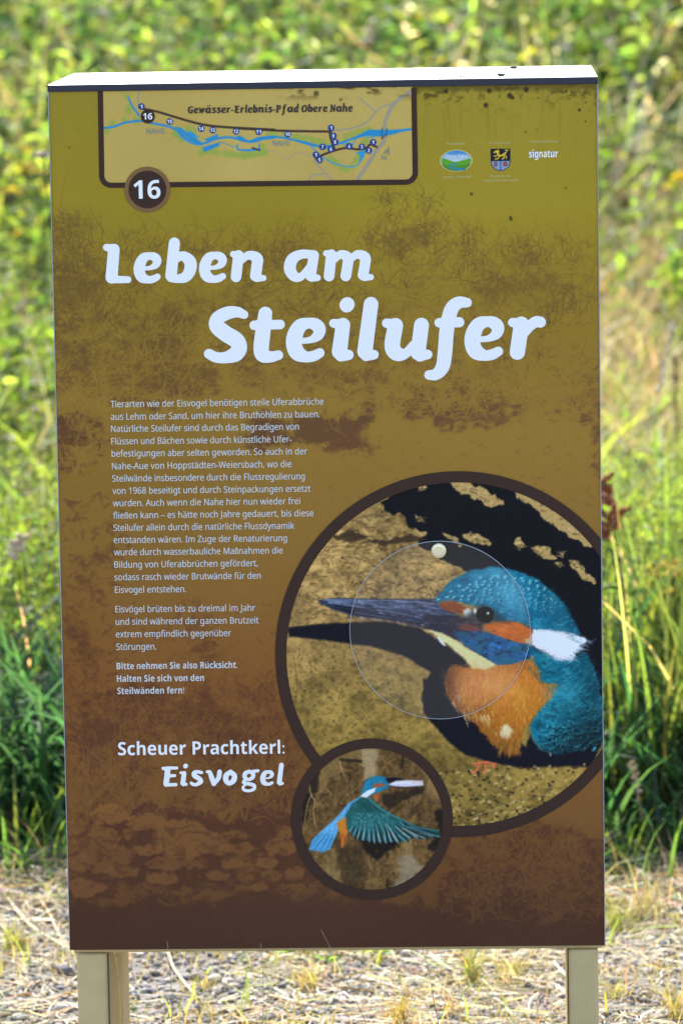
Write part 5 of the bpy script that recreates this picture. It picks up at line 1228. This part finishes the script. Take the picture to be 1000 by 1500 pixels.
# ------------------------------------------------------------------ single plants and small things
def tube(heap, P, r0, r1, col, seg=5):
    P = np.asarray(P, float); n = len(P); T = np.gradient(P, axis=0); T /= np.linalg.norm(T, axis=1)[:, None]
    a = np.cross(T, [0.3, .9, .2]); a /= np.linalg.norm(a, axis=1)[:, None]; b = np.cross(T, a)
    r = np.linspace(r0, r1, n)[:, None, None]; th = np.linspace(0, 2 * math.pi, seg, endpoint=False)[None, :, None]
    V = (P[:, None] + r * (np.cos(th) * a[:, None] + np.sin(th) * b[:, None])).reshape(-1, 3)
    F = [[i * seg + k, i * seg + (k + 1) % seg, (i + 1) * seg + (k + 1) % seg, (i + 1) * seg + k] for i in range(n - 1) for k in range(seg)]
    heap.add(V, np.array(F), np.tile(np.array(col, float), (len(V), 1)))
def curve3(a, b, bow, n=10):
    a, b = np.array(a, float), np.array(b, float); t = np.linspace(0, 1, n)[:, None]
    return a * (1 - t) + b * t + np.array(bow) * (4 * t * (1 - t))
def blobs(heap, P, r, col, g, flat=1.0):
    IV, IF = ico(1); n = len(P)
    V = (P[:, None] + IV[None] * np.exp(g.normal(0, .15, (n, len(IV), 1))) * r * g.uniform(.6, 1.3, (n, 1, 1)) * np.array([1, 1, flat])).reshape(-1, 3)
    F = (IF[None] + (np.arange(n) * len(IV))[:, None, None]).reshape(-1, 3)
    heap.add(V, np.hstack([F, F[:, :1]])[:, :3], np.repeat(jit(col, n, g), len(IV), 0))
M['seed'] = mat_tint('seed_head', .8, .2)
def herb(name, label, cat, tops, Y, headcol, style, leafcol=(.08, .12, .02), size=.05, group=None, stemcol=(.10, .09, .04), nleaf=14, base_dx=0.03, leafL=.05, seed=1):
    """one plant: an Empty at its foot, a stem for each head in tops (picture pixels at depth Y), foliage"""
    g = np.random.default_rng(seed + 500)
    T = [at(px, py, Y + .06 * i) for i, (px, py) in enumerate(tops)]
    bx, by = float(np.mean([t[0] for t in T]) + base_dx), float(np.mean([t[1] for t in T])); bz = float(ground_z(bx, by))
    o = tag(empty(name, (bx, by, bz)), label, cat, group); B = np.array([bx, by, bz])
    hl = Heap()
    for t in T:
        hp = Heap(); P = curve3((0, 0, -.02), t - B, g.normal(0, .02, 3)); tube(hp, P, .0035, .0016, stemcol); hp.build('stem', M['seed'], o)
        k = g.uniform(.1, .85, nleaf); Q = np.stack([np.interp(k, np.linspace(0, 1, len(P)), P[:, c]) for c in range(3)], -1)
        LL = leafL * g.uniform(.6, 1.3, nleaf)
        hl.add(*leaf_arrays(Q, LL, LL * .38, g.uniform(0, 6.28, nleaf), g.normal(.3, .4, nleaf), jit(leafcol, nleaf, g), g))
        hh = Heap(); e = t - B
        if style == 'panicle':       # upright, branching, dense seed head
            for b in range(7):
                q = e + np.array([0, 0, -size * 1.1 * (b / 6.0)]); az = g.uniform(0, 6.28); tip = q + np.array([math.cos(az) * size * .62, math.sin(az) * size * .62, size * .36])
                m_ = 26; tt = g.random(m_)[:, None]; blobs(hh, q * (1 - tt) + tip * tt + g.normal(0, size * .055, (m_, 3)), .0042, headcol, g)
            hh.build('seed_head', M['seed'], o)
        elif style == 'umbel':
            for b in range(9):
                q = e + g.normal(0, 1, 3) * np.array([size * .5, size * .5, size * .16]); tube(hh, [e - np.array([0, 0, size * .8]), (e + q) / 2 - np.array([0, 0, size * .25]), q], .0012, .001, stemcol, 4); blobs(hh, q + g.normal(0, .005, (9, 3)) * np.array([1.4, 1.4, .5]), .0034, headcol, g, .7)
            hh.build('flower_head', M['seed'], o)
        elif style == 'spike':
            m_ = 60; tt = g.random(m_)[:, None]; q0 = P[-4] - 0; blobs(hh, q0 * (1 - tt) + e * tt + g.normal(0, .004, (m_, 3)), .0032, headcol, g)
            hh.build('seed_head', M['seed'], o)
        elif style == 'daisy':
            m_ = 16; az = np.linspace(0, 6.28, m_, endpoint=False); hh.add(*leaf_arrays(np.repeat(e[None], m_, 0), np.full(m_, size), np.full(m_, size * .5), az, g.normal(.25, .2, m_), jit(headcol, m_, g, .05, .02), g))
            m2 = 10; hh.add(*leaf_arrays(np.repeat(e[None], m2, 0) + np.array([0, 0, .006]), np.full(m2, size * .7), np.full(m2, size * .45), g.uniform(0, 6.28, m2), g.normal(.8, .2, m2), jit(headcol, m2, g, .05, .02), g))
            hh.build('flower_head', M['petal'], o)
    if nleaf: hl.build('foliage', M['leaf'], o)
    return o
RUST, YEL, WHT = (.24, .075, .03), (.50, .33, .04), (.78, .78, .78)
herb('dock_plant', "plant with a rust brown seed head close beside the board's right edge", 'plant', [(902, 738), (892, 756), (882, 704)], 2.45, RUST, 'panicle', size=.042, base_dx=-.05, seed=1)
herb('goldenrod_plant', 'plant with ochre yellow flower clusters right of the board, below the rust brown seed head', 'plant', [(962, 832), (984, 838), (972, 868), (948, 850), (996, 826)], 2.62, YEL, 'umbel', size=.034, seed=2)
herb('white_flowering_weed', 'pair of blurred white flowers above the left part of the map', 'plant', [(416, 14), (436, 18), (434, 42)], 11.6, WHT, 'daisy', size=.032, leafL=.09, seed=3)
herb('white_flowering_weed', 'weed with white flowers in a column above the map title', 'plant', [(549, 8), (552, 28), (555, 42)], 11.8, WHT, 'daisy', size=.030, leafL=.09, seed=4)
herb('white_flowering_weed', 'weed with small white flowers above the coat of arms', 'plant', [(812, 20), (830, 8), (728, 30)], 12.0, WHT, 'daisy', size=.026, leafL=.09, seed=5)
herb('yellow_flowering_weed', "weed with bright yellow flowers high on the bank at the picture's right edge", 'plant', [(983, 276), (994, 262)], 7.6, (.75, .55, .02), 'daisy', size=.03, seed=6)
herb('red_seeded_stalk', "single dark red seed spike in the dry grass at the picture's right edge", 'plant', [(988, 520)], 4.6, (.16, .05, .03), 'spike', nleaf=4, seed=7)
herb('flowering_grass_stalk', 'pinkish dry grass stalk leaning right over the dry bank, beside the headline', 'grass stalk', [(985, 470)], 4.2, (.55, .42, .33), 'spike', base_dx=-.22, nleaf=3, stemcol=(.5, .36, .28), seed=8)
herb('flowering_grass_stalk', "pale reddish stalk rising to the right from behind the board's top right corner", 'grass stalk', [(945, 172)], 7.6, (.5, .38, .34), 'spike', base_dx=-.30, nleaf=3, stemcol=(.42, .25, .22), seed=9)
herb('withered_flower', "withered grey-brown flower poking out past the board's upper left edge", 'plant', [(62, 226)], 3.2, (.40, .30, .24), 'umbel', size=.014, base_dx=.10, nleaf=6, seed=10)
herb('yellow_flowering_weed', 'weed with orange yellow flower clusters left of the map', 'plant', [(38, 244), (14, 282), (52, 248)], 6.8, (.60, .36, .03), 'umbel', size=.05, seed=11)
herb('brown_seeded_weed', 'weed with a brown feathery seed head left of the lower body text', 'plant', [(32, 788), (22, 800)], 2.6, (.56, .42, .27), 'panicle', size=.022, seed=12)
herb('dry_curled_stalk', 'dry tan stalk before the tall grass right of the lower half of the board', 'grass stalk', [(926, 1122)], 2.12, (.56, .42, .24), 'spike', nleaf=3, stemcol=(.4, .28, .13), seed=13)

def tuft_thing(name, label, px, py, n, h, w, col, cat, group, seed, mat, lean=(.2, 1.1), tip=None):
    p = on_ground(px, py); g = np.random.default_rng(seed + 900)
    o = tag(empty(name, tuple(p)), label, cat, group); hp = Heap()
    hp.add(*blade_arrays(g.normal(0, .012, n), g.normal(0, .012, n), np.full(n, -.006), g.uniform(h * .5, h * 1.2, n), np.full(n, w), g.uniform(*lean, n), g.uniform(0, 6.28, n), g.uniform(0, .5, n), jit(col, n, g), g, 6, None if tip is None else jit(tip, n, g)))
    hp.build('blades', M[mat], o); return o
GT = 'small grass tufts in the gravel'
for i, (px, py, n, h, col, lab) in enumerate([
    (452, 1448, 60, .075, (.50, .38, .14), "yellowish dry tuft in the gravel below the flying bird's picture"),
    (586, 1500, 70, .085, (.46, .33, .10), 'golden dry tuft at the bottom of the picture midway between the legs'),
    (690, 1440, 70, .11, (.34, .32, .09), 'taller yellow green tuft in the gravel left of the right leg'),
    (745, 1436, 50, .07, (.40, .36, .12), 'low greenish dry tuft just right of the taller yellow green tuft'),
    (664, 1484, 40, .05, (.48, .30, .18), 'small reddish tuft in front of the taller yellow green tuft'),
    (905, 1362, 60, .09, (.34, .34, .08), "green yellow tuft beside the board's bottom right corner"),
    (938, 1348, 50, .12, (.46, .36, .18), "tall straw tuft right of the board's bottom right corner"),
    (905, 1460, 46, .055, (.42, .36, .14), 'dry tuft on the gravel right of the right leg'),
    (22, 1392, 70, .08, (.36, .34, .10), "dry green tuft left of the board's bottom left corner"),
    (990, 1490, 60, .09, (.44, .36, .12), "yellow tuft in the picture's bottom right corner"),
    (300, 1450, 40, .045, (.46, .36, .14), 'low dry tuft in the gravel right of the left leg')]):
    tuft_thing('dry_grass_tuft', lab, px, py, n, h, .0024, col, 'grass tuft', GT, i, 'straw')
for i, (px, py, lab) in enumerate([(430, 1402, "tiny bright green seedling under the board's bottom edge"), (482, 1418, 'green seedling in the gravel right of the tiny bright green one'), (556, 1404, "small green seedling under the picture of the flying bird")]):
    p = on_ground(px, py); gg = np.random.default_rng(i + 40); o = tag(empty('seedling', tuple(p)), lab, 'seedling', 'seedlings in the gravel')
    hp = Heap(); n = 7; hp.add(*leaf_arrays(np.tile([[0, 0, .012]], (n, 1)) + gg.normal(0, .006, (n, 3)) * [1, 1, .4], np.full(n, .026), np.full(n, .012), gg.uniform(0, 6.28, n), gg.normal(.25, .2, n), jit((.12, .22, .02), n, gg), gg)); hp.build('leaves', M['leaf'], o)
    hs = Heap(); tube(hs, [(0, 0, -.01), (0, 0, .006), (0.001, 0, .016)], .0014, .001, (.12, .14, .04)); hs.build('stem', M['seed'], o)
def stem_thing(label, pts, r, col, name='straw_stem'):
    P = np.array([on_ground(*p) for p in pts]); P[:, 2] += .010; P = np.column_stack([spline(P[:, :2], 5), np.interp(np.linspace(0, 1, (len(P) - 1) * 5 + 1 if len(P) > 2 else 8), np.linspace(0, 1, len(P)), P[:, 2])])
    b = P[0].copy(); o = empty('x', tuple(b)); bpy.data.objects.remove(o)
    hp = Heap(); tube(hp, P - b, r, r * .6, col, 6); m_ = hp.build(name, M['seed']); m_.location = b
    return tag(m_, label, 'straw stem', 'long straw stems on the gravel')
stem_thing('long pale straw stem lying on the gravel just right of the left leg', [(244, 1394), (256, 1428), (286, 1466)], .0026, (.66, .56, .38))
stem_thing('thin straw lying almost level on the gravel right of the left leg', [(230, 1462), (270, 1466), (320, 1474)], .002, (.60, .50, .34))
stem_thing("straw stem slanting down towards the board's bottom left corner", [(8, 1318), (44, 1362), (98, 1396)], .0028, (.68, .58, .42))
stem_thing('short bent straw left of the board above the slanting straw stem', [(56, 1322), (72, 1344), (84, 1372)], .0024, (.64, .50, .34))
stem_thing('long straw stem lying below the picture of the flying bird', [(566, 1432), (620, 1442), (660, 1462)], .0024, (.62, .52, .36))
stem_thing('straw lying level on the gravel right of the right leg', [(884, 1440), (940, 1443), (1000, 1446)], .0022, (.60, .50, .36))
def front_stalk(label, top, bot, Y, r, col):
    a, b = at(*bot, Y), at(*top, Y + .02); gz = float(ground_z(a[0], a[1])); d = (a - b) / (b[2] - a[2]); foot = a + d * (a[2] - gz) * .9; foot[2] = gz - .01
    o = tag(empty('grass_stalk', tuple(foot)), label, 'grass stalk', "thin stalks in front of the board's foot")
    hp = Heap(); P = curve3((0, 0, 0), a - foot, (0, 0, 0), 6); P2 = curve3(a - foot, b - foot, (.002, 0, 0), 8); tube(hp, np.vstack([P, P2[1:]]), r, r * .4, col, 5); hp.build('stem', M['seed'], o)
    if r > .001:
        hh = Heap(); k = np.linspace(len(P2) * .45, len(P2) - 1.01, 12); gg = np.random.default_rng(int(top[0]))
        Q = np.stack([np.interp(k, np.arange(len(P2)), P2[:, c_]) for c_ in range(3)], -1); blobs(hh, Q + gg.normal(0, .0005, Q.shape), .0010, (.46, .30, .12), gg, 2.0); hh.build('seed_head', M['seed'], o)
front_stalk('orange brown grass stalk standing before the left leg', (169, 1396), (178, 1500), -.10, .0022, (.55, .30, .08))
front_stalk("thin grey stalk just right of the left leg, its tip at the board's bottom edge", (245, 1378), (252, 1500), -.12, .0008, (.36, .30, .22))
front_stalk("thin grey stalk crossing the board's bottom edge below the small picture's left side", (382, 1382), (385, 1500), -.12, .0008, (.36, .30, .22))
front_stalk("leaning brown stalk crossing the board's bottom edge under the flying bird", (470, 1362), (536, 1500), -.12, .0009, (.40, .28, .16))
front_stalk('thin brown stalk leaning left of the middle of the right half under the board', (618, 1390), (634, 1460), -.12, .0008, (.38, .28, .16))
for i, (x, y, r, lab) in enumerate([(0.262, .05, .006, "dark crumb of dirt at the front of the board's white top, the larger one"), (0.282, .33, .006, "small dark crumb at the back of the board's white top"), (0.205, .04, .003, "tiny dark crumb on the board's white top left of the larger one")]):
    hp = Heap(); gg = np.random.default_rng(i + 70); blobs(hp, gg.normal(0, r * .4, (6, 3)) * [1.4, 1, .2], r * .55, (.06, .05, .035), gg, .6)
    o = hp.build('dirt_crumb', M['seed']); o.location = (x, y, LEG + H + r * .35); tag(o, lab, 'dirt crumb', 'crumbs on the top of the board')
